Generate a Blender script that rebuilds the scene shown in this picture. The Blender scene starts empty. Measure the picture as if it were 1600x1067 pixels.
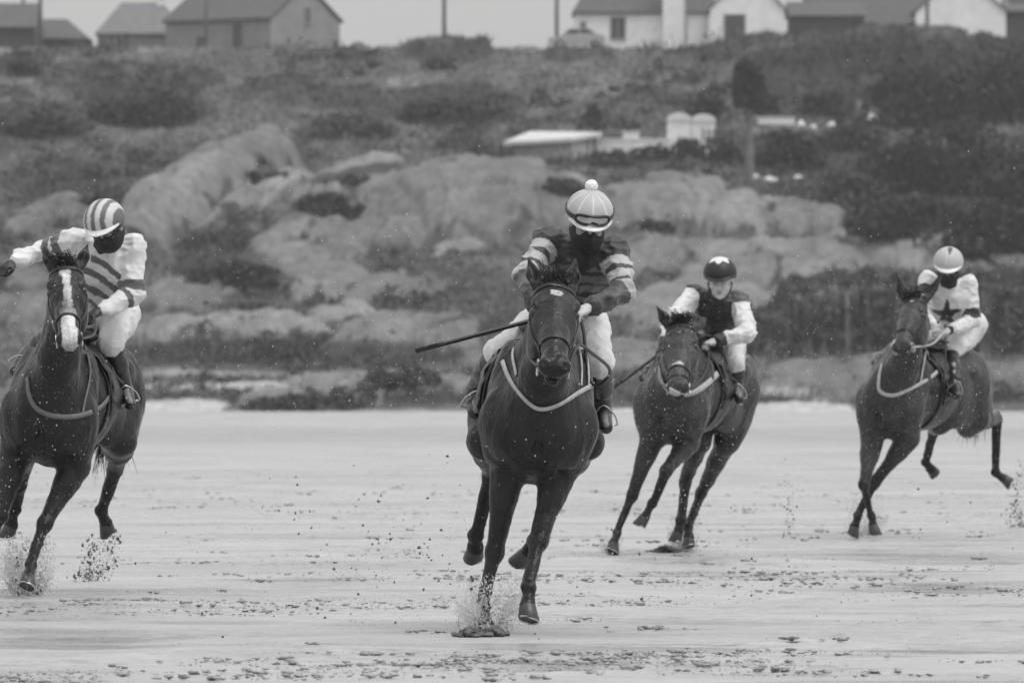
import bpy, math, random
import numpy as np
from mathutils import Vector
from mathutils.bvhtree import BVHTree

# ------------------------------------------------------------------ camera, world, sun, exposure
SC = bpy.context.scene
FPX = 13333.0          # focal length in photo pixels (300 mm on a 36 mm sensor, 1600 px wide)
CAMZ = 1.2
HOR = 600.0            # photo row of the horizon
cam_d = bpy.data.cameras.new('camera')
cam = bpy.data.objects.new('camera', cam_d)
SC.collection.objects.link(cam)
cam_d.lens = 300.0
cam_d.sensor_width = 36.0
cam_d.clip_start = 0.5
cam_d.clip_end = 6000
cam.location = (0, 0, CAMZ)
cam.rotation_euler = (math.pi/2 + math.atan((HOR-533.5)/FPX), 0, 0)
cam_d.dof.use_dof = True
cam_d.dof.focus_distance = 43.0
cam_d.dof.aperture_fstop = 9.5
SC.camera = cam

CLOUD_H, CLOUD_Z = .49, .98
SUN_EL, SUN_ROT = math.radians(64), math.radians(122)
w = bpy.data.worlds.new("World"); SC.world = w; w.use_nodes = True
nt = w.node_tree; nt.nodes.clear()
sky = nt.nodes.new('ShaderNodeTexSky'); sky.sky_type = 'NISHITA'; sky.sun_disc = False
sky.sun_elevation = SUN_EL; sky.sun_rotation = SUN_ROT; sky.air_density = 1.0; sky.dust_density = 6.0; sky.ozone_density = 1.0
bw = nt.nodes.new('ShaderNodeRGBToBW')
bg = nt.nodes.new('ShaderNodeBackground'); bg.inputs['Strength'].default_value = 0.05
wo = nt.nodes.new('ShaderNodeOutputWorld')
nt.links.new(sky.outputs[0], bw.inputs[0]); nt.links.new(bw.outputs[0], bg.inputs['Color'])
# unbroken cloud layer: grey, brighter overhead than at the horizon
wtc = nt.nodes.new('ShaderNodeTexCoord'); sx = nt.nodes.new('ShaderNodeSeparateXYZ'); nt.links.new(wtc.outputs['Generated'], sx.inputs[0])
cr = nt.nodes.new('ShaderNodeMapRange'); cr.inputs['From Min'].default_value = 0; cr.inputs['From Max'].default_value = 1
cr.inputs['To Min'].default_value = CLOUD_H; cr.inputs['To Max'].default_value = CLOUD_Z; nt.links.new(sx.outputs['Z'], cr.inputs['Value'])
cn = nt.nodes.new('ShaderNodeTexNoise'); cn.inputs['Scale'].default_value = 5; nt.links.new(wtc.outputs['Generated'], cn.inputs['Vector'])
cm = nt.nodes.new('ShaderNodeMapRange'); cm.inputs['To Min'].default_value = .92; cm.inputs['To Max'].default_value = 1.08; nt.links.new(cn.outputs['Fac'], cm.inputs['Value'])
cx = nt.nodes.new('ShaderNodeMath'); cx.operation = 'MULTIPLY'; nt.links.new(cr.outputs[0], cx.inputs[0]); nt.links.new(cm.outputs[0], cx.inputs[1])
bg2 = nt.nodes.new('ShaderNodeBackground'); nt.links.new(cx.outputs[0], bg2.inputs['Color'])
ad = nt.nodes.new('ShaderNodeAddShader'); nt.links.new(bg.outputs[0], ad.inputs[0]); nt.links.new(bg2.outputs[0], ad.inputs[1]); nt.links.new(ad.outputs[0], wo.inputs[0])

sl = bpy.data.lights.new('sun', 'SUN'); sl.energy = 1.15; sl.angle = math.radians(24); sl.color = (1, 1, 1)
so = bpy.data.objects.new('sun', sl); SC.collection.objects.link(so)
sd = Vector((math.sin(SUN_ROT)*math.cos(SUN_EL), math.cos(SUN_ROT)*math.cos(SUN_EL), math.sin(SUN_EL)))
so.rotation_euler = sd.to_track_quat('Z', 'Y').to_euler()
so.location = (0, 0, 60)
SC.view_settings.view_transform = 'Standard'; SC.view_settings.look = 'None'
SC.view_settings.exposure = 0.0; SC.view_settings.gamma = 1.0; SC.view_settings.use_curve_mapping = False

rng = np.random.default_rng(7)
random.seed(7)
A = lambda *v: np.array(v, dtype=float)
def nrm(v):
    v = np.asarray(v, float); return v/max(1e-9, np.linalg.norm(v))
def at(px, py, d):      # point seen at photo pixel (px,py) at distance d
    return A((px-800)/FPX*d, d, CAMZ + (HOR-py)/FPX*d)

# ------------------------------------------------------------------ mesh helpers
def mk(name, V, Fc, mat, parent=None, org=None, attrs=None, smooth=True, mats=None, midx=None):
    V = np.asarray(V, np.float32); Fc = np.asarray(Fc, np.int32)
    if org is None: org = A(*parent['_org']) if parent is not None and '_org' in parent else A(0, 0, 0)
    me = bpy.data.meshes.new(name)
    n, k = Fc.shape
    me.vertices.add(len(V)); me.vertices.foreach_set('co', (V-org.astype(np.float32)).ravel())
    me.loops.add(n*k); me.loops.foreach_set('vertex_index', Fc.ravel())
    me.polygons.add(n); me.polygons.foreach_set('loop_start', np.arange(0, n*k, k, dtype=np.int32))
    if smooth: me.polygons.foreach_set('use_smooth', np.ones(n, bool))
    for an, av in (attrs or {}).items():
        a = me.attributes.new(an, 'FLOAT', 'POINT'); a.data.foreach_set('value', np.asarray(av, np.float32))
    for m in (mats or [mat]): me.materials.append(m)
    if midx is not None: me.polygons.foreach_set('material_index', np.asarray(midx, np.int32))
    me.update(calc_edges=True); me.validate()
    o = bpy.data.objects.new(name, me); SC.collection.objects.link(o)
    if parent is not None: o.parent = parent
    else: o.location = org
    o['_org'] = [float(x) for x in org]
    return o
def empty(name, loc):
    o = bpy.data.objects.new(name, None); SC.collection.objects.link(o); o.location = loc
    o['_org'] = [float(x) for x in loc]; return o
def tag(o, label=None, cat=None, group=None, kind=None):
    if label: o['label'] = label
    if cat: o['category'] = cat
    if group: o['group'] = group
    if kind: o['kind'] = kind
    return o
class MB:               # collects quads
    def __init__(s): s.V = []; s.F = []; s.n = 0; s.T = []
    def add(s, V, F, tone=0.5):
        V = np.asarray(V, float); F = np.asarray(F, int)
        if F.shape[1] == 3: F = np.hstack([F, F[:, 2:3]])
        s.V.append(V); s.F.append(F+s.n); s.n += len(V); s.T.append(np.full(len(V), tone) if np.isscalar(tone) else tone)
    def box(s, c, size, R=None, tone=0.5):
        h = np.array(size)/2
        P = np.array([[x, y, z] for x in (-1, 1) for y in (-1, 1) for z in (-1, 1)])*h
        if R is not None: P = P @ np.asarray(R)
        s.add(P+np.asarray(c), [[0,1,3,2],[4,6,7,5],[0,4,5,1],[2,3,7,6],[0,2,6,4],[1,5,7,3]], tone)
    def tube(s, P, r, n=8, tone=0.5, cap=True):
        P = np.asarray(P, float); m = len(P); r = np.broadcast_to(np.asarray(r, float), (m,))
        T = np.gradient(P, axis=0); T /= np.linalg.norm(T, axis=1)[:, None]+1e-9
        up = A(0, 0, 1) if abs(T[0][2]) < .9 else A(1, 0, 0)
        V = []
        for i in range(m):
            a = nrm(np.cross(T[i], up)); b = np.cross(T[i], a); up = -np.cross(T[i], a) if False else up
            for j in range(n):
                t = 2*math.pi*j/n; V.append(P[i]+r[i]*(math.cos(t)*a+math.sin(t)*b))
        F = [[i*n+j, i*n+(j+1) % n, (i+1)*n+(j+1) % n, (i+1)*n+j] for i in range(m-1) for j in range(n)]
        if cap:
            V += [P[0], P[-1]]; c0 = m*n; c1 = c0+1
            F += [[c0, (j+1) % n, j, j] for j in range(n)]; F += [[c1, (m-1)*n+j, (m-1)*n+(j+1) % n, (m-1)*n+(j+1) % n] for j in range(n)]
        s.add(V, F, tone)
    def build(s, name, mat, parent=None, org=None, smooth=False):
        V = np.vstack(s.V); F = np.vstack(s.F)
        return mk_poly(name, V, F, mat, parent, org, np.concatenate(s.T), smooth)
def mk_poly(name, V, F, mat, parent, org, tone, smooth):
    # quads, some degenerate (third index repeated) -> from_pydata
    if org is None: org = A(*parent['_org']) if parent is not None else V.min(0)*A(.5, .5, 1)+V.max(0)*A(.5, .5, 0)
    me = bpy.data.meshes.new(name)
    fs = [tuple(f) if f[2] != f[3] else tuple(f[:3]) for f in F.tolist()]
    me.from_pydata((V-org).tolist(), [], fs)
    a = me.attributes.new('tone', 'FLOAT', 'POINT'); a.data.foreach_set('value', np.asarray(tone, np.float32))
    if smooth: me.polygons.foreach_set('use_smooth', np.ones(len(fs), bool))
    me.materials.append(mat) if mat else None; me.update()
    o = bpy.data.objects.new(name, me); SC.collection.objects.link(o)
    if parent is not None: o.parent = parent
    else: o.location = org
    o['_org'] = [float(x) for x in org]
    return o
def curve(P, n):        # Catmull-Rom through points
    P = [np.asarray(p, float) for p in P]
    if len(P) < 3: return np.array([P[0]+(P[-1]-P[0])*t for t in np.linspace(0, 1, n)])
    Q = [2*P[0]-P[1]]+P+[2*P[-1]-P[-2]]; out = []
    for u in np.linspace(0, len(P)-1-1e-6, n):
        i = int(u); t = u-i; a, b, c, d = Q[i:i+4]
        out.append(.5*((2*b)+(c-a)*t+(2*a-5*b+4*c-d)*t*t+(3*b-a-3*c+d)*t**3))
    return np.array(out)

# ------------------------------------------------------------------ noise
def _h(ix, iy, iz, seed):
    n = (ix*374761393 + iy*668265263 + iz*2147483647 + seed*1274126177) & 0xffffffff
    n = ((n ^ (n >> 13))*1274126177) & 0xffffffff
    return ((n ^ (n >> 16)) & 0xffff)/65535.0
def vnoise(P, scale=1.0, seed=0):
    P = np.asarray(P, float)*scale; I = np.floor(P).astype(np.int64); f = P-I; f = f*f*(3-2*f)
    r = 0
    for dx in (0, 1):
        for dy in (0, 1):
            for dz in (0, 1):
                wgt = (f[:, 0] if dx else 1-f[:, 0])*(f[:, 1] if dy else 1-f[:, 1])*(f[:, 2] if dz else 1-f[:, 2])
                r = r + wgt*_h(I[:, 0]+dx, I[:, 1]+dy, I[:, 2]+dz, seed)
    return r*2-1
def fbm(P, scale=1.0, seed=0, oct=4):
    r = 0; a = 1; t = 0
    for i in range(oct): r = r+a*vnoise(P, scale*2**i, seed+i); t += a; a *= .55
    return r/t

# ------------------------------------------------------------------ implicit body modeller (smooth unions of tapered limbs and muscles -> one surface)
class SDF:
    def __init__(s, res, k=.03): s.res = res; s.k = k; s.P = []
    def cone(s, a, b, ra, rb, k=None, tone=0, sub=False):
        a = A(*a); b = A(*b); m = max(ra, rb)
        s.P.append(('c', a, b, ra, rb, s.k if k is None else k, tone, sub, np.minimum(a, b)-m, np.maximum(a, b)+m)); return s
    def ell(s, c, r, R=None, k=None, tone=0, sub=False):
        c = A(*c); R = np.eye(3) if R is None else np.asarray(R); r = A(*r)
        e = np.sqrt(((R.T*r)**2).sum(1))
        s.P.append(('e', c, R, r, 0, s.k if k is None else k, tone, sub, c-e, c+e)); return s
    @staticmethod
    def dist(p, X):
        if p[0] == 'c':
            a, b, ra, rb = p[1:5]; ba = b-a; L2 = float(ba@ba)+1e-12
            d = X-a.astype(np.float32); t = np.clip((d@ba.astype(np.float32))/L2, 0, 1)
            return np.linalg.norm(d-t[..., None]*ba.astype(np.float32), axis=-1)-(ra+(rb-ra)*t), t
        c, R, r = p[1:4]; q = (X-c.astype(np.float32))@R.T.astype(np.float32)
        k0 = np.linalg.norm(q/r.astype(np.float32), axis=-1); k1 = np.linalg.norm(q/(r*r).astype(np.float32), axis=-1)+1e-9
        return k0*(k0-1)/k1, k0
    def build(s, name, mat, parent=None, org=None, tonefn=None, disp=None, smooth_it=1):
        add = [p for p in s.P if not p[7]]
        lo = np.min([p[8] for p in add], 0)-.04; hi = np.max([p[9] for p in add], 0)+.04
        res = s.res; n = np.ceil((hi-lo)/res).astype(int)+1
        F = np.full(n, 1.0, np.float32)
        for p in s.P:
            k = max(p[5], 1e-4); pad = k+2.5*res
            i0 = np.clip(np.floor((p[8]-pad-lo)/res).astype(int), 0, n-1); i1 = np.clip(np.ceil((p[9]+pad-lo)/res).astype(int)+1, 1, n)
            if (i1 <= i0).any(): continue
            g = [(lo[a]+res*np.arange(i0[a], i1[a])).astype(np.float32) for a in range(3)]
            X = np.stack(np.meshgrid(*g, indexing='ij'), -1)
            d, _ = s.dist(p, X)
            B = F[i0[0]:i1[0], i0[1]:i1[1], i0[2]:i1[2]]
            if p[7]:
                h = np.clip(.5-.5*(B+d)/k, 0, 1); B[...] = B*(1-h)-d*h+k*h*(1-h)
            else:
                h = np.clip(.5+.5*(B-d)/k, 0, 1); B[...] = B*(1-h)+d*h-k*h*(1-h)
        V, Q = surfnets(F, lo, res)
        for _ in range(smooth_it): V = relax(V, Q)
        # tone from the nearest primitive
        best = np.full(len(V), 9., np.float32); tone = np.zeros(len(V), np.float32)
        Vf = V.astype(np.float32)
        for p in add:
            m = np.all((Vf > p[8]-.03) & (Vf < p[9]+.03), axis=1)
            if not m.any(): continue
            d, t = s.dist(p, Vf[m]); tv = p[6](t, V[m]) if callable(p[6]) else np.full(m.sum(), p[6], np.float32)
            b = best[m]; tt = tone[m]; w_ = d < b; b[w_] = d[w_]; tt[w_] = np.asarray(tv)[w_]; best[m] = b; tone[m] = tt
        if tonefn is not None: tone = tonefn(V, tone)
        if disp is not None:
            N = vnormals(V, Q); V = V+N*disp(V)[:, None]
        return mk(name, V, Q, mat, parent, org, {'tone': tone})
def surfnets(F, lo, res):
    S = F < 0
    c = np.zeros(np.array(S.shape)-1, np.int8)
    sl_ = (slice(0, -1), slice(1, None))
    for a in (0, 1):
        for b in (0, 1):
            for d in (0, 1): c += S[sl_[a], sl_[b], sl_[d]]
    act = (c > 0) & (c < 8); I = np.argwhere(act)
    gid = np.full(c.shape, -1, np.int32); gid[act] = np.arange(len(I))
    pos = np.zeros((len(I), 3)); cnt = np.zeros(len(I))
    cor = [(a, b, d) for a in (0, 1) for b in (0, 1) for d in (0, 1)]
    val = {q: F[I[:, 0]+q[0], I[:, 1]+q[1], I[:, 2]+q[2]].astype(float) for q in cor}
    for q in cor:
        for ax in range(3):
            if q[ax]: continue
            q2 = list(q); q2[ax] = 1; q2 = tuple(q2)
            f0, f1 = val[q], val[q2]; m = (f0 < 0) != (f1 < 0)
            t = f0[m]/(f0[m]-f1[m]); pp = np.tile(np.array(q, float), (m.sum(), 1)); pp[:, ax] += t
            pos[m] += pp; cnt[m] += 1
    V = lo+(I+pos/cnt[:, None])*res
    quads = []
    for ax in range(3):
        b, d = (ax+1) % 3, (ax+2) % 3
        s0 = [slice(1, -1)]*3; s1 = [slice(1, -1)]*3
        s0[ax] = slice(0, -1); s1[ax] = slice(1, None)
        A0, A1 = S[tuple(s0)], S[tuple(s1)]
        E = np.argwhere(A0 != A1); inside = A0[A0 != A1]
        base = E.copy(); base[:, b] += 1; base[:, d] += 1
        def g(ob, od):
            J = base.copy(); J[:, b] += ob; J[:, d] += od
            return gid[J[:, 0], J[:, 1], J[:, 2]]
        q = np.stack([g(-1, -1), g(0, -1), g(0, 0), g(-1, 0)], 1)
        q[~inside] = q[~inside][:, ::-1]; quads.append(q)
    Q = np.vstack(quads); Q = Q[(Q >= 0).all(1)]
    return V, Q
def relax(V, Q, f=.5):
    S_ = np.zeros_like(V); n = np.zeros(len(V))
    for a, b in ((0, 1), (1, 2), (2, 3), (3, 0)):
        for i, j in ((a, b), (b, a)):
            for ax in range(3): S_[:, ax] += np.bincount(Q[:, i], V[Q[:, j], ax], len(V))
            n += np.bincount(Q[:, i], minlength=len(V))
    return V*(1-f)+f*S_/np.maximum(n, 1)[:, None]
def vnormals(V, Q):
    fn = np.cross(V[Q[:, 2]]-V[Q[:, 0]], V[Q[:, 3]]-V[Q[:, 1]]); N = np.zeros_like(V)
    for i in range(4):
        for ax in range(3): N[:, ax] += np.bincount(Q[:, i], fn[:, ax], len(V))
    return N/(np.linalg.norm(N, axis=1)[:, None]+1e-12)

# ------------------------------------------------------------------ materials (grey values: the photograph is black and white)
def mat(name, tone=None, rough=.6, spec=.5, noise=0., nscale=8., bump=0., bscale=40., attr=False, coat=0., trans=0., nrough=0., bdist=.01, sheen=0.):
    m = bpy.data.materials.new(name); m.use_nodes = True; t = m.node_tree; b = t.nodes['Principled BSDF']
    b.inputs['Roughness'].default_value = rough; b.inputs['Specular IOR Level'].default_value = spec
    if coat: b.inputs['Coat Weight'].default_value = coat; b.inputs['Coat Roughness'].default_value = .25
    if trans: b.inputs['Transmission Weight'].default_value = trans; b.inputs['IOR'].default_value = 1.33
    if sheen: b.inputs['Sheen Weight'].default_value = sheen
    tc = t.nodes.new('ShaderNodeTexCoord')
    if attr:
        at_ = t.nodes.new('ShaderNodeAttribute'); at_.attribute_name = 'tone'; src = at_.outputs['Fac']
    else:
        v = t.nodes.new('ShaderNodeValue'); v.outputs[0].default_value = tone; src = v.outputs[0]
    if noise:
        n = t.nodes.new('ShaderNodeTexNoise'); n.inputs['Scale'].default_value = nscale; n.inputs['Detail'].default_value = 6; n.inputs['Roughness'].default_value = .65
        t.links.new(tc.outputs['Object'], n.inputs['Vector'])
        mr = t.nodes.new('ShaderNodeMapRange'); mr.inputs['From Min'].default_value = .3; mr.inputs['From Max'].default_value = .7
        mr.inputs['To Min'].default_value = 1-noise; mr.inputs['To Max'].default_value = 1+noise; mr.clamp = False
        t.links.new(n.outputs['Fac'], mr.inputs['Value'])
        mu = t.nodes.new('ShaderNodeMath'); mu.operation = 'MULTIPLY'; mu.use_clamp = True
        t.links.new(src, mu.inputs[0]); t.links.new(mr.outputs[0], mu.inputs[1]); src = mu.outputs[0]
        if nrough:
            m2 = t.nodes.new('ShaderNodeMapRange'); m2.inputs['From Min'].default_value = .35; m2.inputs['From Max'].default_value = .65
            m2.inputs['To Min'].default_value = max(.02, rough-nrough); m2.inputs['To Max'].default_value = rough+nrough
            t.links.new(n.outputs['Fac'], m2.inputs['Value']); t.links.new(m2.outputs[0], b.inputs['Roughness'])
    t.links.new(src, b.inputs['Base Color'])
    if bump:
        n = t.nodes.new('ShaderNodeTexNoise'); n.inputs['Scale'].default_value = bscale; n.inputs['Detail'].default_value = 5
        t.links.new(tc.outputs['Object'], n.inputs['Vector'])
        bp = t.nodes.new('ShaderNodeBump'); bp.inputs['Strength'].default_value = bump; bp.inputs['Distance'].default_value = bdist
        t.links.new(n.outputs['Fac'], bp.inputs['Height']); t.links.new(bp.outputs[0], b.inputs['Normal'])
    return m
M = {}
M['rein_light'] = mat('webbing', .42, .6, noise=.25, nscale=30)
M['leather'] = mat('leather', .012, .4, noise=.4, nscale=20)
M['boot'] = mat('boot_leather', .010, .28, .6, noise=.5, nscale=9, bump=.3, bscale=30)
M['metal'] = mat('bit_steel', .55, .25)
M['metal'].node_tree.nodes['Principled BSDF'].inputs['Metallic'].default_value = 1
M['hair'] = mat('horse_hair', .008, .5, .4)
M['hoof'] = mat('hoof_horn', attr=True, tone=.05, rough=.4, noise=.35, nscale=25)
M['eye'] = mat('eye_gloss', .004, .06, .8)
M['fabric'] = mat('silk_fabric', attr=True, rough=.55, noise=.10, nscale=6, bump=.35, bscale=24, sheen=.2)
M['breech'] = mat('breeches_cloth', attr=True, rough=.6, noise=.12, nscale=9, bump=.35, bscale=22)
M['skin'] = mat('skin', attr=True, rough=.5, noise=.08, nscale=20)
M['helmet'] = mat('helmet_cover', attr=True, rough=.5, noise=.06, nscale=30, bump=.15, bscale=60)
M['white_plastic'] = mat('white_peak', .72, .35)
M['black_plastic'] = mat('black_frame', .01, .3)
M['lens'] = mat('goggle_lens', .10, .08, .7)
M['lens_clear'] = mat('clear_lens', .45, .12, .7)
M['mask'] = mat('neck_gaiter', .012, .7, bump=.3, bscale=40)
M['whip'] = mat('whip_leather', .012, .4)
M['pompom'] = mat('pompom_wool', .8, .9, bump=.6, bscale=80)
def coat_mat(name, fleck, rough=.42):
    m = mat(name, attr=True, rough=rough, spec=.34, noise=.85, nscale=3.2, bump=.55, bscale=26, nrough=.16, bdist=.010)
    t = m.node_tree; b = t.nodes['Principled BSDF']; src = b.inputs['Base Color'].links[0].from_socket
    tc = [n for n in t.nodes if n.type == 'TEX_COORD'][0]
    n = t.nodes.new('ShaderNodeTexNoise'); n.inputs['Scale'].default_value = 75; n.inputs['Detail'].default_value = 2
    t.links.new(tc.outputs['Object'], n.inputs['Vector'])
    r = t.nodes.new('ShaderNodeMapRange'); r.inputs['From Min'].default_value = .70-fleck*.12; r.inputs['From Max'].default_value = .76-fleck*.1
    t.links.new(n.outputs['Fac'], r.inputs['Value'])
    n3 = t.nodes.new('ShaderNodeTexNoise'); n3.inputs['Scale'].default_value = 230; n3.inputs['Detail'].default_value = 1     # short wet hair, combed
    mp = t.nodes.new('ShaderNodeMapping'); mp.inputs['Scale'].default_value = (1, 1, .22)
    t.links.new(tc.outputs['Object'], mp.inputs['Vector']); t.links.new(mp.outputs[0], n3.inputs['Vector'])
    r3 = t.nodes.new('ShaderNodeMapRange'); r3.inputs['From Min'].default_value = .3; r3.inputs['From Max'].default_value = .7; r3.inputs['To Min'].default_value = .72; r3.inputs['To Max'].default_value = 1.28
    t.links.new(n3.outputs['Fac'], r3.inputs['Value'])
    mu = t.nodes.new('ShaderNodeMath'); mu.operation = 'MULTIPLY'; t.links.new(src, mu.inputs[0]); t.links.new(r3.outputs[0], mu.inputs[1])
    b.inputs['Sheen Weight'].default_value = .12; b.inputs['Sheen Roughness'].default_value = .35
    n4 = t.nodes.new('ShaderNodeTexNoise'); n4.inputs['Scale'].default_value = 11; n4.inputs['Detail'].default_value = 4; n4.inputs['Roughness'].default_value = .55; n4.inputs['Distortion'].default_value = .8
    m4 = t.nodes.new('ShaderNodeMapping'); m4.inputs['Scale'].default_value = (1, 1, .38); t.links.new(tc.outputs['Object'], m4.inputs['Vector']); t.links.new(m4.outputs[0], n4.inputs['Vector'])
    b4 = t.nodes.new('ShaderNodeBump'); b4.inputs['Strength'].default_value = .9; b4.inputs['Distance'].default_value = .022; t.links.new(n4.outputs['Fac'], b4.inputs['Height'])
    ob = [n for n in t.nodes if n.type == 'BUMP' and n != b4][0]; t.links.new(b4.outputs[0], ob.inputs['Normal'])
    mx = t.nodes.new('ShaderNodeMix'); mx.data_type = 'FLOAT'
    t.links.new(r.outputs[0], mx.inputs[0]); t.links.new(mu.outputs[0], mx.inputs[2]); mx.inputs[3].default_value = .16
    t.links.new(mx.outputs[0], b.inputs['Base Color'])
    return m

def strap(name, P, N, wid, th, m, parent, closed=False):
    P = np.asarray(P, float); N = np.asarray(N, float); n = len(P)
    T = (np.roll(P, -1, 0)-np.roll(P, 1, 0)) if closed else np.gradient(P, axis=0)
    T /= np.linalg.norm(T, axis=1)[:, None]+1e-9
    S_ = np.cross(T, N); S_ /= np.linalg.norm(S_, axis=1)[:, None]+1e-9; N = np.cross(S_, T)
    wid = np.broadcast_to(wid, (n,))[:, None]
    V = np.stack([P-S_*wid/2, P-S_*wid*.4+N*th, P+S_*wid*.4+N*th, P+S_*wid/2, P-N*th*.6], 1).reshape(-1, 3)
    m_ = n if closed else n-1; F = []
    for i in range(m_):
        j = (i+1) % n
        for a in range(5): b = (a+1) % 5; F.append([i*5+a, i*5+b, j*5+b, j*5+a])
    b_ = MB(); b_.add(V, F); return b_.build(name, m, parent, smooth=True)

class Skin:             # finds points on a finished body surface
    def __init__(s, o):
        me = o.data; org = Vector(o['_org'])
        s.t = BVHTree.FromPolygons([v.co+org for v in me.vertices], [tuple(p.vertices) for p in me.polygons])
    def px(s, P, n, d0, off=.004):   # path over the surface through photo-measured points, smoothed
        C = curve([A(x, y, 0) for x, y in P], n); out = []; nn = []; dl = d0
        for x, y, _ in C:
            o = A(0, 0, CAMZ); q = at(x, y, 10)-o
            h = s.t.ray_cast(Vector(o), Vector(q).normalized(), 120)
            if h[0] is None or abs(h[0][1]-dl) > .9: h = s.t.find_nearest(Vector(at(x, y, dl)))
            dl = h[0][1]; out.append(A(*h[0])+A(*h[1])*off); nn.append(A(*h[1]))
        out = np.array(out); nn = np.array(nn)
        for _ in range(3):
            out[1:-1] = out[1:-1]*.5+(out[:-2]+out[2:])*.25; nn[1:-1] = nn[1:-1]*.5+(nn[:-2]+nn[2:])*.25
        return out, nn
    def ring(s, c, ax, a0=0, a1=2*math.pi, n=40, r=.5, ref=A(0, 0, 1), off=.003):
        ax = nrm(ax); u = nrm(ref-ax*(ref@ax)); v = np.cross(ax, u); P = []; N = []
        for t in np.linspace(a0, a1, n, endpoint=abs(a1-a0) < 6.2):
            d = u*math.cos(t)+v*math.sin(t); h = s.t.ray_cast(Vector(c+d*r), Vector(-d), r)
            if h[0] is None: h = (Vector(c+d*.08), Vector(d))
            P.append(A(*h[0])+A(*h[1])*off); N.append(d)
        return np.array(P), np.array(N)
    def near(s, p, off=.003):
        h = s.t.find_nearest(Vector(p)); return A(*h[0])+A(*h[1])*off, A(*h[1])

def bone(p, px, py, L, sgn):       # next joint: seen at (px,py), bone length L, nearer (-) or farther (+)
    d = p[1]
    for _ in range(4):
        q = at(px, py, d); h2 = L*L-(q[0]-p[0])**2-(q[2]-p[2])**2
        d = p[1]+sgn*math.sqrt(max(h2, 0))
    return at(px, py, d)

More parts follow.
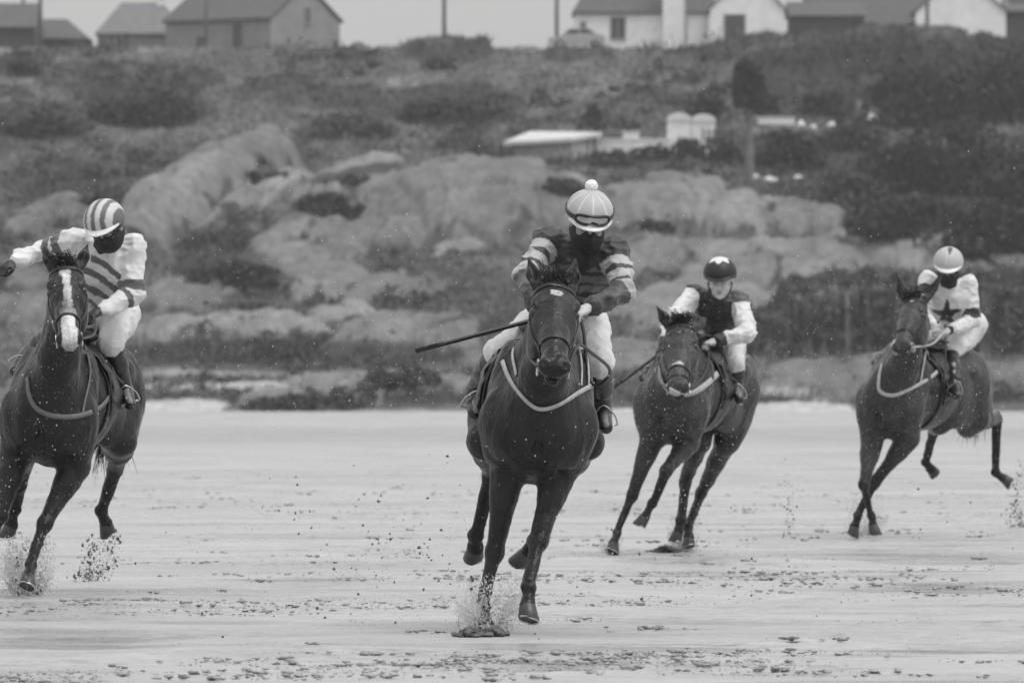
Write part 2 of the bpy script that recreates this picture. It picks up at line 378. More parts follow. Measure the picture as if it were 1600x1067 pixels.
def horse(K):
    s = K['s']; D = FPX/s; Z = K.get('size', 1.0)
    T = at(K['T'][0], K['T'][1], D)
    a = math.radians(K['yaw']); F = nrm(A(-math.sin(a), -math.cos(a), K.get('pitch', 0.)))
    ro = math.radians(K['roll']); Rw = nrm(np.cross(A(0, 0, 1), F)); U = nrm(np.cross(F, Rw))
    U, R = nrm(U*math.cos(ro)+Rw*math.sin(ro)), nrm(Rw*math.cos(ro)-U*math.sin(ro))
    W = lambda f, r, u: T+(F*f+R*r+U*(u-.38))*Z
    FR = np.array([F, R, U])
    def tilt(deg):  # rotate F/U about R
        t = math.radians(deg); return np.array([F*math.cos(t)+U*math.sin(t), R, U*math.cos(t)-F*math.sin(t)])
    base, leg, belly = K['tone'], K['legtone'], K['tone']*1.15
    S = SDF(K.get('res', .011), .05)
    E = lambda c, r, Rm=FR, k=.05, tn=base: S.ell(W(*c), A(*r)*Z, Rm, k, tn)
    C = lambda p, q, ra, rb, k=.05, tn=base: S.cone(p, q, ra*Z, rb*Z, k, tn)
    E((.02, 0, .38), (.38, .225, .37)); E((-.42, 0, .41), (.50, .275, .33)); E((-.85, 0, .46), (.42, .245, .26)); E((-1.2, 0, .53), (.38, .25, .25))
    C(W(-.05, 0, .70), W(-.5, 0, .67), .075, .085); C(W(-.5, 0, .62), W(-1.05, 0, .64), .13, .14)
    for q in (-1, 1):
        E((.06, q*.165, .42), (.13, .10, .31), tilt(22), .04)          # shoulder blade
        E((.24, q*.095, .31), (.13, .11, .19), FR, .06)              # breast muscle
        E((.15, q*.17, .30), (.12, .085, .19), tilt(25), .07)
        E((-1.22, q*.135, .36), (.27, .13, .33), tilt(-15), .05)       # thigh
        E((-1.45, q*.11, .42), (.13, .10, .22), FR, .05)
        E((-1.02, q*.19, .60), (.09, .06, .06), FR, .05)
        E((-.93, q*.14, .26), (.14, .08, .14), tilt(35), .10)
    for q in (-1, 1):
        S.cone(W(.30, q*.035, .40), W(.24, q*.11, .20), .030*Z, .050*Z, .05*Z, base); S.cone(W(.345, 0, .44), W(.325, 0, .16), .012*Z, .020*Z, .03, base, True)
        S.cone(W(.18, q*.225, .40), W(.10, q*.19, .14), .03*Z, .05*Z, .05*Z, base)
    # neck
    pl = at(*K['poll'][:2], D+K['poll'][2]); mz = bone(pl, K['muz'][0], K['muz'][1], .55*K.get('hs', 1.), -1)
    Ax = nrm(mz-pl); hr = nrm(R+0*U); hr = nrm(hr-Ax*(hr@Ax)); rr = math.radians(K.get('headroll', 0))
    Nf = np.cross(Ax, hr); Nf = Nf if Nf@(-A(0, 1, 0)) > 0 else -Nf
    yw = math.radians(K.get('headyaw', 0)); hr, Nf = nrm(hr*math.cos(yw)+Nf*math.sin(yw)), nrm(Nf*math.cos(yw)-hr*math.sin(yw))
    hs = K.get('hs', 1.0)
    H = lambda t, r, n: pl+(Ax*t+hr*r+Nf*n)*hs
    HR = np.array([Ax, hr, Nf])
    back = H(-.01, 0, -.06)
    crest0 = W(-.12, 0, .68); mid = (crest0+back)/2+U*.05
    C(crest0, mid, .085, .06, .06); C(mid, back, .06, .062, .05)
    th = H(.10, 0, -.17); C(W(.10, 0, .40), (W(.18, 0, .36)+th)/2+A(0, 0, -.02), .19, .115, .08); C((W(.18, 0, .36)+th)/2+A(0, 0, -.02), th, .115, .07, .05)
    C(W(-.02, 0, .56), back, .15, .07, .07); C(W(.2, 0, .30), H(.12, 0, -.15), .13, .06, .06)
    # head
    def hE(c, r, k=.02, tn=base, sub=False): S.ell(H(*c), A(*r)*hs, HR, k*hs, tn, sub)
    def hC(p, q, ra, rb, k=.02, tn=base, sub=False): S.cone(H(*p), H(*q), ra*hs, rb*hs, k*hs, tn, sub)
    hE((.10, 0, -.045), (.13, .092, .075)); hE((.19, 0, -.035), (.13, .098, .062)); hC((.18, 0, -.03), (.50, 0, -.018), .074, .054, .03)
    hC((.30, 0, -.015), (.50, 0, .0), .035, .026, .02)
    for q in (-1, 1):
        hE((.22, q*.062, -.12), (.15, .038, .10), .03); hC((.30, q*.055, -.05), (.40, q*.045, -.05), .022, .014, .015)
        hE((.155, q*.080, .002), (.045, .026, .020), .015)
        hE((.195, q*.098, -.022), (.028, .014, .022), .008, base, True)
        hE((.545, q*.040, -.012), (.036, .030, .034), .014, base*.7)
        hE((.568, q*.045, .012), (.022, .011, .015), .008, 0.004, True)
    hC((.30, 0, -.125), (.50, 0, -.085), .05, .036, .03, base*.8); hE((.525, 0, -.030), (.060, .060, .050), .02, base*.75); hE((.545, 0, -.080), (.038, .034, .026), .012, base*.9)
    hE((.60, 0, -.062), (.05, .05, .006), .008, .003, True)
    # ears
    for q, ed in zip((-1, 1), K['ears']):
        e0 = H(.0, q*.070, -.045); ev = nrm(hr*ed[0]-A(0, 1, 0)*ed[1]+A(0, 0, 1)*ed[2]); L = K.get('earL', .155)*hs
        S.cone(e0, e0+ev*L*.45, .024*hs, .034*hs, .012, base); S.cone(e0+ev*L*.45, e0+ev*L, .034*hs, .006, .010, leg*1.3)
        fn = nrm(np.cross(np.cross(ev, Nf+.4*q*hr), ev)); fn = fn if fn[1] < 0 else -fn; S.cone(e0+ev*L*.25+fn*.022*hs, e0+ev*L*.8+fn*.018*hs, .018*hs, .010*hs, .006, .01, True)
    # legs
    hoofs = []
    for nm in ('fl', 'fr'):
        q = -1 if nm == 'fl' else 1; g = K[nm]
        el = at(g[0][0], g[0][1], D+g[0][2]); kn = bone(el, g[1][0], g[1][1], .43*Z, g[1][2]); fe = bone(kn, g[2][0], g[2][1], .30*Z, g[2][2]); tp = bone(fe, g[3][0], g[3][1], .15*Z, g[3][2])
        C(W(.16, q*.18, .30), el, .11, .092, .07); C(el, kn, .080, .043, .03, lambda t, P, b=base, l=leg: b+(l-b)*np.clip((t-.45)*2.2, 0, 1))
        S.ell(el+(kn-el)*.22, A(.15, .075, .085)*Z, np.array([nrm(kn-el), nrm(np.cross(kn-el, F)), nrm(np.cross(kn-el, np.cross(kn-el, F)))]), .03, base)
        S.ell(kn, A(.060, .050, .053)*Z, np.array([nrm(fe-kn), nrm(np.cross(fe-kn, F)), nrm(np.cross(fe-kn, np.cross(fe-kn, F)))]), .02, leg)
        C(kn, fe, .036, .022, .02, leg); bk = nrm(np.cross(np.cross(fe-kn, R), fe-kn)); bk = bk if bk@F < 0 else -bk
        C(kn+(fe-kn)*.12+bk*.022, fe+bk*.024, .018, .017, .012, leg); C(fe, fe+(fe-kn)*.001+bk*.014, .036, .031, .015, leg)
        C(fe, fe+(tp-fe)*.55, .029, .033, .015, leg); C(fe+(tp-fe)*.5, fe+(tp-fe)*.62, .036, .042, .01, leg); hoofs.append((fe, tp, bk))
    for nm in ('hl', 'hr'):
        q = -1 if nm == 'hl' else 1; g = K[nm]
        hp = W(-1.2, q*.13, .42); sf = at(g[0][0], g[0][1], D+g[0][2]); hk = at(g[1][0], g[1][1], D+g[1][2]); fe = bone(hk, g[2][0], g[2][1], .38*Z, g[2][2]); tp = bone(fe, g[3][0], g[3][1], .15*Z, g[3][2])
        C(hp, sf, .17, .085, .07); C(sf, hk, .085, .046, .04, lambda t, P, b=base, l=leg: b+(l-b)*np.clip((t-.5)*2.2, 0, 1))
        C(hp-F*.18*Z, sf+(hk-sf)*.4, .10, .06, .05)
        bk = nrm(hk-sf)*.6+nrm(hk-fe); bk = nrm(bk)
        C(hk, fe, .040, .0265, .02, leg); C(hk, hk+bk*.055*Z, .036, .022, .015, leg); C(hk-(hk-fe)*.1, hk+(hk-sf)*.02, .044, .046, .02, leg)
        b2 = nrm(np.cross(np.cross(fe-hk, R), fe-hk)); b2 = b2 if b2@F < 0 else -b2
        C(hk+(fe-hk)*.1+b2*.024, fe+b2*.024, .020, .018, .012, leg); C(fe, fe+b2*.014, .038, .033, .015, leg)
        C(fe, fe+(tp-fe)*.55, .030, .034, .015, leg); C(fe+(tp-fe)*.5, fe+(tp-fe)*.62, .037, .042, .01, leg); hoofs.append((fe, tp, b2))
    blaze = K.get('blaze'); 
    def tf(V, tn):
        if blaze:
            q = (V-pl)/hs; t_ = q@Ax; r_ = q@hr; n_ = q@Nf
            wv = 1+.25*vnoise(V, 30, 3)
            for (b0, b1, w0, w1, off, bt) in blaze:
                ww = (w0+(w1-w0)*np.clip((t_-b0)/(b1-b0), 0, 1))*wv*np.clip(np.minimum(t_-b0, b1-t_)/.012, 0, 1)**.5
                m = (t_ > b0) & (t_ < b1) & (np.abs(r_-off) < ww) & (n_ > -.07)
                tn = np.where(m, bt, tn)
        return tn
    GZ = T*A(1, 1, 0)
    body = S.build('horse', M[K['mat']], None, GZ, tf, lambda V: .006*fbm(V*A(1, .7, .55), 9, 5, 3)+.0018*fbm(V, 30, 9, 2)+.005*((1-np.abs(vnoise(V*A(1, .8, .5)+.03*vnoise(V, 12, 3)[:, None], 8, 21)))**4-.3))
    tag(body, K['label'], 'horse', 'racehorses galloping towards the camera')
    for fe, tp, bk in hoofs:
        ax = nrm(tp-fe); c0 = fe+(tp-fe)*.58; side = nrm(np.cross(ax, bk)); fw = np.cross(side, ax); fw = fw if fw@bk < 0 else -fw
        b = MB(); n = 24; V = []; F_ = []; L = .085*Z
        prof = [(0, .036, 0), (.06, .040, 0), (.5, .046, .006), (.93, .052, .013), (1.0, .050, .014)]
        for t, r, o_ in prof:
            for j in range(n):
                u = 2*math.pi*j/n; x, y = math.cos(u), math.sin(u); sq = 1 if y > -.5 else .9
                V.append(c0+ax*(L*t-(.012 if y < 0 else 0)*t*L*8)+side*x*r*Z*sq+fw*(y*r*1.08+o_)*Z*sq)
        for i in range(4): F_ += [[i*n+j, i*n+(j+1) % n, (i+1)*n+(j+1) % n, (i+1)*n+j] for j in range(n)]
        V.append(c0+ax*L*.90+fw*.012); F_ += [[4*n+j, 4*n+(j+1) % n, 5*n, 5*n] for j in range(n)]
        tn = np.array([.045]*(5*n)+[.09]); b.add(V, F_, tn); ho = b.build('hoof', M['hoof'], body, smooth=True)
        # shoe
        P = [c0+ax*(L*1.01-(.012 if math.sin(u) < 0 else 0)*L*8)+side*math.cos(u)*.044*Z+fw*(math.sin(u)*.049+.014)*Z for u in np.linspace(-1.1, 4.25, 18)]
        b = MB(); b.tube(P, .006, 6, .35); b.build('horseshoe', M['metal'], ho, smooth=True)
    for q in (-1, 1):
        b = MB(); c = H(.195, q*.085, -.020); n = 14; V = [c+.021*hs*A(math.sin(p)*math.cos(t), math.sin(p)*math.sin(t), math.cos(p)) for p in np.linspace(.01, math.pi-.01, 10) for t in np.linspace(0, 2*math.pi, n, endpoint=False)]
        b.add(V, [[i*n+j, i*n+(j+1) % n, (i+1)*n+(j+1) % n, (i+1)*n+j] for i in range(9) for j in range(n)]); b.build('eye', M['eye'], body, smooth=True)
    # hair: forelock + mane, tail
    def hair(name, roots, dirs, L, wd, droop, n=5, sd=1, curl=.02):
        r_ = np.random.default_rng(sd); b = MB(); V = []; Fq = []
        for P, d in zip(roots, dirs):
            l = L*r_.uniform(.55, 1.1); d = nrm(d+r_.normal(0, .16, 3)); side = nrm(np.cross(d, r_.normal(0, 1, 3))); k0 = len(V); wv = r_.uniform(-1, 1, 3)*curl
            for i in range(n):
                t = i/(n-1); c = P+d*l*t+A(0, 0, -1)*droop*l*t*t+wv*math.sin(t*4); ww = wd*(1-t)**.7*r_.uniform(.8, 1.2)+.0008
                V += [c-side*ww, c+side*ww, c+np.cross(d, side)*ww*.8]
            for i in range(n-1):
                for a_, b_ in ((0, 1), (1, 2), (2, 0)): Fq.append([k0+i*3+a_, k0+i*3+b_, k0+i*3+3+b_, k0+i*3+3+a_])
        b.add(V, Fq); return b.build(name, M['hair'], body, smooth=True)
    rr_ = np.random.default_rng(K['seed']); roots = []; dirs = []
    for i in range(K.get('tuft', 90)):
        roots.append(H(rr_.uniform(-.05, .03), rr_.uniform(-.05, .05), rr_.uniform(-.03, .03))); dirs.append(nrm(Nf*.5+Ax*K.get('fore', .5)+hr*rr_.uniform(-1, .6)+A(0, 0, .25)))
    hair('forelock', roots, dirs, .085, .0032, .3, sd=K['seed'])
    roots = []; dirs = []
    for i in range(420):
        t = rr_.uniform(0, 1); p = (1-t)**2*crest0+2*t*(1-t)*mid+t*t*back; roots.append(p+U*.055+hr*rr_.uniform(-.015, .02)); dirs.append(nrm(U*.5+hr*K.get('mane', 1)*rr_.uniform(.2, 1)-F*.4))
    hair('mane', roots, dirs, .12, .003, .5, sd=K['seed']+1)
    roots = []; dirs = []; dock = W(-1.55, 0, .60)
    td = K['tail']
    for i in range(260):
        t = rr_.uniform(0, 1); roots.append(dock+(-F*.10*t-U*.05*t)+rr_.normal(0, .016, 3)); dirs.append(nrm(-F*td[0]+R*td[1]+U*td[2]))
    hair('tail', roots, dirs, td[3], .006, td[4], n=7, sd=K['seed']+2, curl=.05)
    SK = Skin(body)
    # bridle
    up = Nf
    def half(t, wd, name, a0, a1, m='leather', c=(0, 0, -.05), tiltd=0, off=.003, n=40, par=body):
        ax = nrm(Ax+Nf*tiltd); P, N = SK.ring(H(t, 0, c[2]), ax, a0, a1, n, .25, up, off); return strap(name, P, N, wd, .004, M[m], par, closed=abs(a1-a0) > 6.2)
    br = half(.055, .024, 'browband', -1.55, 1.55, tiltd=.0, off=.004)
    tag(br, None)
    half(.41, .018, 'noseband', 0, 2*math.pi, K.get('nosem', 'leather'), (0, 0, -.06))
    if K.get('grackle'): half(.46, .014, 'lower_noseband', 0, 2*math.pi, 'leather', (0, 0, -.05), tiltd=-.35)
    half(.02, .024, 'headpiece', 1.2, 2*math.pi-1.2, 'leather', (0, 0, -.06), tiltd=.55) if False else None
    for q in (-1, 1):
        P = []; N = []
        for t in np.linspace(.06, .50, 16):
            p_, n_ = SK.near(H(t, q*.12, -.055 if t < .45 else -.06), .004); P.append(p_); N.append(n_)
        strap('cheekpiece', P, N, .016, .004, M['leather'], body)
        P = []; N = []
        for t in np.linspace(0, 1, 12):
            p_, n_ = SK.near(H(.07+.05*t, q*.12, -.05-.16*t), .004); P.append(p_); N.append(n_)
        strap('throatlatch', P, N, .012, .004, M['leather'], body)
        c = H(.515, q*.062, -.052); b = MB(); b.tube([c+(Ax*math.cos(u)+Nf*math.sin(u))*.034*hs+hr*q*.004 for u in np.linspace(0, 2*math.pi, 22)], .0045, 6); b.build('bit_ring', M['metal'], body, smooth=True)
    # saddle
    sf_, su = -.46, .755
    S2 = SDF(.012, .03); S2.ell(W(sf_-.05, 0, su+.035), A(.22, .13, .04)*Z, FR, .03, .012); S2.cone(W(sf_+.14, 0, su+.06), W(sf_+.19, 0, su+.03), .03, .05, .03, .012)
    S2.ell(W(sf_-.24, 0, su+.06), A(.06, .11, .03)*Z, FR, .03, .012)
    sa = S2.build('saddle', M['leather'], body)
    for q in (-1, 1):
        P = []; N = []
        for t in np.linspace(0, 1, 12):
            p_, n_ = SK.near(W(sf_+.10-.04*t, q*(.10+.24*math.sin(t*1.5)), su-.02-.40*t), .010); P.append(p_); N.append(n_)
        strap('saddle_flap', P, N, np.linspace(.25, .20, 12), .008, M['leather'], sa)
        P = []; N = []
        for t in np.linspace(0, 1, 12):
            p_, n_ = SK.near(W(sf_-.02, q*(.10+.26*math.sin(t*1.5)), su-.02-.34*t), .006); P.append(p_); N.append(n_)
        strap('saddle_cloth', P, N, np.linspace(.38, .33, 12), .006, M[K.get('cloth', 'leather')], body)
    P, N = SK.ring(W(sf_+.16, 0, .38), F, n=50, r=.6, ref=U, off=.004); strap('girth', P, N, .09, .006, M['leather'], body, closed=True)
    for pts, wd, mm in K.get('straps', []):
        P, N = SK.px(pts, 40, D-.3, .006); strap('breastplate', P, N, wd, .006, M[mm], body)
    return dict(body=body, W=W, H=H, D=D, s=s, SK=SK, F=F, R=R, U=U, Ax=Ax, hr=hr, Nf=Nf, K=K, hoofs=hoofs)
M['coat_dark'] = coat_mat('dark_bay_coat', .0)
M['coat_fleck'] = coat_mat('spattered_bay_coat', .6)
M['coat_fleck2'] = coat_mat('lightly_spattered_coat', .25)

HORSES = [
 dict(s=274, size=.96, T=(86, 632), yaw=9, roll=4, tone=.009, legtone=.005, mat='coat_fleck2', seed=11, res=.011,
  label='dark galloping horse with a broad white blaze, leftmost in the race',
  poll=(102, 412, -.62), muz=(107, 528, -.98), hs=1.08, ears=((-.35, -.35, 1), (.3, -.4, .9)),
  fl=((24, 712, 0.), (0, 806, -1), (-22, 872, -1), (-30, 908, -1)), fr=((118, 728, 0.), (70, 818, -1), (50, 882, -1), (40, 912, -1)),
  hl=((48, 690, .85), (38, 728, 1.3), (22, 795, 1), (14, 838, 1)), hr=((190, 690, .95), (182, 728, 1.4), (157, 797, 1), (171, 830, 1)),
  blaze=((.03, .11, .022, .036, -.004, .55), (.10, .20, .030, .014, .004, .55), (.19, .36, .018, .028, .006, .55), (.35, .41, .048, .046, 0, .28), (.41, .62, .036, .044, .004, .6)),
  tail=(.5, -.25, -1., .45, .4), nosem='leather', mane=1, fore=.1,
  straps=[([(44, 590), (47, 620), (60, 640), (85, 650), (115, 651), (145, 643), (165, 626), (178, 600)], .030, 'rein_grey'), ([(131, 540), (140, 580), (133, 620), (127, 650)], .012, 'rein_grey')]),
 dict(s=320, size=.98, T=(842, 640), yaw=-3, roll=7, tone=.013, legtone=.006, mat='coat_dark', seed=21, res=.010,
  label='dark horse with a small white star, frontmost, leading the race', 
  poll=(868, 440, -.66), muz=(867, 570, -1.03), hs=1.14, ears=((-.25, -.5, .8), (.15, -.4, 1.)),
  fl=((795, 728, 0.), (773, 864, -1), (756, 945, -1), (755, 981, -1)), fr=((875, 730, 0.), (841, 846, -1), (827, 918, -1), (822, 962, -1)),
  hl=((757, 690, .90), (768, 735, 1.4), (742, 836, 1), (744, 868, 1)), hr=((915, 690, .90), (872, 760, 1.45), (836, 843, 1), (815, 878, 1)),
  blaze=((.088, .150, .030, .016, .004, .85),), tail=(1., -.25, -.9, .5, .3), mane=1, fore=-.2,
  straps=[([(786, 565), (795, 588), (810, 610), (832, 633), (850, 638), (875, 630), (905, 612), (930, 600)], .024, 'rein_light'), ([(804, 545), (803, 560), (809, 588)], .016, 'rein_light'), ([(903, 540), (907, 575), (906, 603)], .010, 'rein_light'), ([(910, 540), (917, 570), (918, 604)], .010, 'rein_light')]),
 dict(s=222, T=(1060, 619), yaw=17, roll=10, tone=.032, legtone=.010, mat='coat_fleck', seed=31, res=.012, size=.92,
  label='bay horse mottled with wet sand, carrying the jockey in a dark vest',
  poll=(1064, 503, -.58), muz=(1059, 604, -.93), hs=1.18, tuft=220, ears=((-.60, .1, 1), (.6, -.9, .4)),
  fl=((1018, 686, -.05), (988, 774, -1), (965, 833, -1), (955, 858, -1)), fr=((1076, 690, 0.), (1041, 735, -1), (1018, 786, 1), (1001, 822, 1)),
  hl=((1092, 690, .9), (1071, 752, 1.25), (1063, 812, -1), (1058, 842, -1)), hr=((1136, 690, 1.05), (1096, 768, 1.5), (1074, 822, -1), (1078, 850, -1)),
  blaze=((.10, .125, .010, .008, .0, .4), (.375, .41, .032, .032, 0, .4)), tail=(.8, -.9, -.9, .5, .3), nosem='leather', mane=1, fore=.1, grackle=1,
  straps=[([(1027, 575), (1033, 592), (1042, 606), (1060, 615), (1080, 614), (1100, 603), (1120, 584)], .045, 'rein_light')]),
 dict(s=200, size=.95, T=(1404, 617), yaw=26, roll=9, tone=.028, legtone=.008, mat='coat_fleck', seed=41, res=.012,
  label='bay horse with pricked ears and a thin pale breastplate, rightmost in the race',
  poll=(1427, 466, -.50), muz=(1408, 540, -.88), hs=1.12, headyaw=10, earL=.25, tuft=130, ears=((-.30, .1, 1.), (.65, -.2, .9)),
  fl=((1362, 692, -.1), (1350, 757, -1), (1362, 806, 1), (1365, 830, 0)), fr=((1420, 684, 0.), (1366, 754, -1), (1341, 806, -1), (1331, 833, -1)),
  hl=((1468, 662, .8), (1459, 672, 1.25), (1445, 722, 1), (1461, 739, 1)), hr=((1528, 656, 1.0), (1557, 655, 1.45), (1554, 738, 1), (1578, 753, 1)),
  blaze=((.055, .085, .014, .008, .01, .45),), tail=(.45, -.25, -1., .40, .4), mane=1, fore=-.1,
  straps=[([(1379, 568), (1374, 592), (1375, 612), (1394, 618), (1412, 612), (1436, 600), (1456, 588), (1471, 573)], .030, 'rein_light'), ([(1447, 540), (1443, 565), (1437, 598)], .014, 'rein_light'), ([(1446, 542), (1452, 562), (1466, 566), (1481, 560)], .012, 'rein_light')]),
]
M['rein_grey'] = mat('grey_webbing', .13, .6, noise=.25, nscale=30)
RH = [horse(k) for k in HORSES]

# ------------------------------------------------------------------ jockeys
def fist(S, wr, kd, pn, q, tn=.3):
    kd = nrm(kd); pn = nrm(pn-kd*(pn@kd)); c = np.cross(pn, kd)*q; k = .005
    S.cone(wr-kd*.01, wr+kd*.03, .024, .028, .01, tn)
    S.ell(wr+kd*.045, (.046, .039, .018), np.array([kd, c, pn]), .01, tn)
    for i, L in enumerate((.040, .045, .042, .033)):
        b = wr+kd*.082+c*(.028-.0185*i); r = .0092 if i < 3 else .008
        a1 = b+nrm(kd*.55+pn*.8)*L; a2 = a1+nrm(pn*.35-kd*.9)*L*.72; a3 = a2+nrm(-kd*.55-pn*.75)*L*.5
        S.cone(b-kd*.012, a1, r*1.1, r, k, tn); S.cone(a1, a2, r, r*.92, .003, tn); S.cone(a2, a3, r*.92, r*.8, .003, tn)
    b = wr+kd*.022+c*.030; a1 = b+nrm(kd*.75+c*.45+pn*.45)*.036; a2 = a1+nrm(kd*.5+pn*.8-c*.55)*.032
    S.cone(b, a1, .013, .0105, k, tn); S.cone(a1, a2, .0105, .009, .003, tn)

def ellsurf(c, Fr, r, az, el, k=1.0):       # point on a helmet-like ellipsoid; az 0 = front, el up
    R_, F_, U_ = Fr
    return c+R_*r[0]*k*math.sin(az)*math.cos(el)+F_*r[1]*k*math.cos(az)*math.cos(el)+U_*r[2]*k*math.sin(el)

def jockey(K, HS):
    D, s = HS['D'], HS['s']; p3 = lambda g: at(g[0], g[1], D+g[2])
    R, F = HS['R'], HS['F']
    Pv, Ch, Nb, Hel = p3(K['pelvis']), p3(K['chest']), p3(K['neck']), p3(K['helm'])
    yw, pt, rl = [math.radians(v) for v in K['face']]
    Fh = A(math.sin(yw)*math.cos(pt), -math.cos(yw)*math.cos(pt), -math.sin(pt)); Rh = nrm(np.cross(A(0, 0, 1), Fh)); Uh = np.cross(Fh, Rh)
    Uh, Rh = Uh*math.cos(rl)+Rh*math.sin(rl), Rh*math.cos(rl)-Uh*math.sin(rl)
    if Rh[0] < 0: pass
    Fr = (Rh, Fh, Uh); hc = Hel-Uh*.058; Hh = lambda r, f, u: hc+Rh*r+Fh*f+Uh*u; HM = np.array([Rh, Fh, Uh])
    sp = nrm(Ch-Pv); Rt = nrm(p3(K['sr'])-p3(K['sl'])); Bk = nrm(np.cross(sp, Rt)); Bk = Bk if Bk[2] > 0 or Bk[1] > 0 else -Bk
    TM = np.array([Rt, sp, Bk])
    SL, SR = p3(K['sl']), p3(K['sr'])
    EL = bone(SL, *K['el'][:2], .28, K['el'][2]); HL = bone(EL, *K['hdl'][:2], .25, K['hdl'][2])
    ER = bone(SR, *K['er'][:2], .28, K['er'][2]); HRn = bone(ER, *K['hdr'][:2], .25, K['hdr'][2])
    def clear_(p, g, m, lim):
        o = Vector((0, 0, CAMZ)); q = Vector(at(g[0], g[1], 10))-o; h = HS['SK'].t.ray_cast(o, q.normalized(), 120)
        return at(g[0], g[1], min(p[1], h[0][1]-m)) if h[0] is not None and p[1]-h[0][1] < lim else p
    legs = []
    for li, (hp, kn, an, to) in enumerate(((K['hl'], K['kl'], K['al'], K['tl']), (K['hr'], K['kr'], K['ar'], K['tr']))):
        clear = (lambda p, g, m, L_=(1.1 if li else .5): clear_(p, g, m+.02, L_))
        h = p3(hp); k_ = clear(bone(h, *kn[:2], .43, -1), kn, .085); a_ = clear(bone(k_, *an[:2], .40, an[2]), an, .060); t_ = clear(bone(a_, *to[:2], .19, -1), to, .05); legs.append((h, k_, a_, t_))
    sk = K.get('skin', .30); gl = K.get('glove', (.02, .02))
    B = SDF(.0065, .02)
    B.ell(Ch, (.15, .18, .09), TM, .04, .2); B.ell((Ch+Pv)/2, (.12, .2, .085), TM, .04, .2); B.ell(Pv, (.13, .12, .10), TM, .04, .2)
    B.cone(Nb, Hh(0, -.02, -.07), .055, .055, .02, sk); B.cone(Ch, Nb, .08, .06, .03, .2)
    for Sx, Ex, Hx in ((SL, EL, HL), (SR, ER, HRn)):
        B.cone(Ch+(Sx-Ch)*.5, Sx, .07, .05, .03, .2); B.cone(Sx, Ex, .045, .034, .02, .2); B.cone(Ex, Hx, .036, .024, .015, sk)
    for h, k_, a_, t_ in legs:
        B.cone(Pv, h, .10, .08, .03, .2); B.cone(h, k_, .075, .050, .02, .2); B.cone(k_, a_, .045, .030, .02, .2); B.cone(a_, t_, .028, .020, .01, .2)
    bitL, bitR = HS['H'](.515, -.062, -.052), HS['H'](.515, .062, -.052)
    for i, (Ex, Hx, q, bt) in enumerate(((EL, HL, 1, bitL), (ER, HRn, -1, bitR))):
        kd = nrm(Hx-Ex); kd = nrm(kd+K.get('hdir', (A(0, 0, 0), A(0, 0, 0)))[i]); pn = nrm(A(0, .3, -1)-kd*0)
        fist(B, Hx, kd, pn, -q, gl[i])
    # face
    f = lambda c, r, k=.012, tn=sk, sub=False: B.ell(Hh(*c), r, HM, k, tn, sub)
    f((0, -.01, .015), (.076, .094, .100)); f((0, .022, -.055), (.058, .066, .058), .03); f((0, .072, -.098), (.022, .020, .018), .02)
    for q in (-1, 1):
        f((q*.036, .062, -.02), (.028, .026, .032), .02); f((q*.032, .082, .028), (.024, .014, .009), .012)
        f((q*.031, .098, .006), (.018, .016, .012), .008, sk, True); f((q*.030, .078, .006), (.014, .012, .010), .003, sk*.35)
        f((q*.030, .086, .012), (.017, .006, .004), .003, sk*.8); f((q*.030, .085, -.004), (.016, .006, .004), .004, sk*.8)
        f((q*.079, -.01, -.005), (.010, .022, .032), .006); f((q*.011, .106, -.026), (.008, .009, .007), .005)
        f((q*.032, .0925, .026), (.018, .004, .0035), .003, sk*.25)
    B.cone(Hh(0, .086, .022), Hh(0, .111, -.022), .0085, .012, .010, sk)
    f((0, .090, -.055), (.024, .010, .0055), .004, sk*.55); f((0, .089, -.066), (.021, .010, .0065), .004, sk*.6); f((0, .100, -.0605), (.025, .008, .0016), .002, sk, True)
    org = (legs[0][2]+legs[1][2])/2*A(1, 1, 0)+A(0, 0, min(legs[0][3][2], legs[1][3][2]))
    body = B.build('person', M['skin'], None, org)
    tag(body, K['label'], 'person', 'jockeys riding in the race')
    # jacket
    J = SDF(.0075, .03); jt = K['jt']; sl_ = K['sleeve']
    J.ell(Ch-sp*.02, (.185, .20, .125), TM, .05, jt); J.ell((Ch*.45+Pv*.55)+Bk*.015, (.150, .22, .115), TM, .05, jt); J.ell(Ch+Bk*.05-sp*.04, (.14, .17, .085), TM, .05, jt)
    J.cone(Ch+sp*.08, Nb+(Hh(0, -.02, -.07)-Nb)*.25, .10, .068, .03, K.get('collar', jt))
    for i, (Sx, Ex, Hx) in enumerate(((SL, EL, HL), (SR, ER, HRn))):
        u = sl_[i]; g_ = (lambda t, P, u=u: u(t*.5)); h_ = (lambda t, P, u=u: u(.5+t*.5))
        J.cone(Ch+(Sx-Ch)*.45+sp*.03, Sx, .095, .072, .04, u(np.float32(0.)))
        J.cone(Sx, Ex, .074, .060, .03, g_); J.cone(Ex, Ex+(Hx-Ex)*.85, .062, .046, .03, h_); J.cone(Ex+(Hx-Ex)*.82, Ex+(Hx-Ex)*.93, .044, .032, .01, h_)
        # billowing folds
        rn = np.random.default_rng(K['seed']+i)
        for _ in range(7):
            t = rn.uniform(.1, .95); c = Sx+(Ex-Sx)*t if rn.random() < .5 else Ex+(Hx-Ex)*t*.8; d = nrm(rn.normal(0, 1, 3))
            J.cone(c+d*.045-nrm(Ex-Sx)*.02, c+d*.045+nrm(np.cross(d, Ex-Sx))*.06, .018, .012, .022, g_ if False else (lambda t_, P, Sx=Sx, Ex=Ex, Hx=Hx, u=u: u(limb_t(P, Sx, Ex, Hx))))
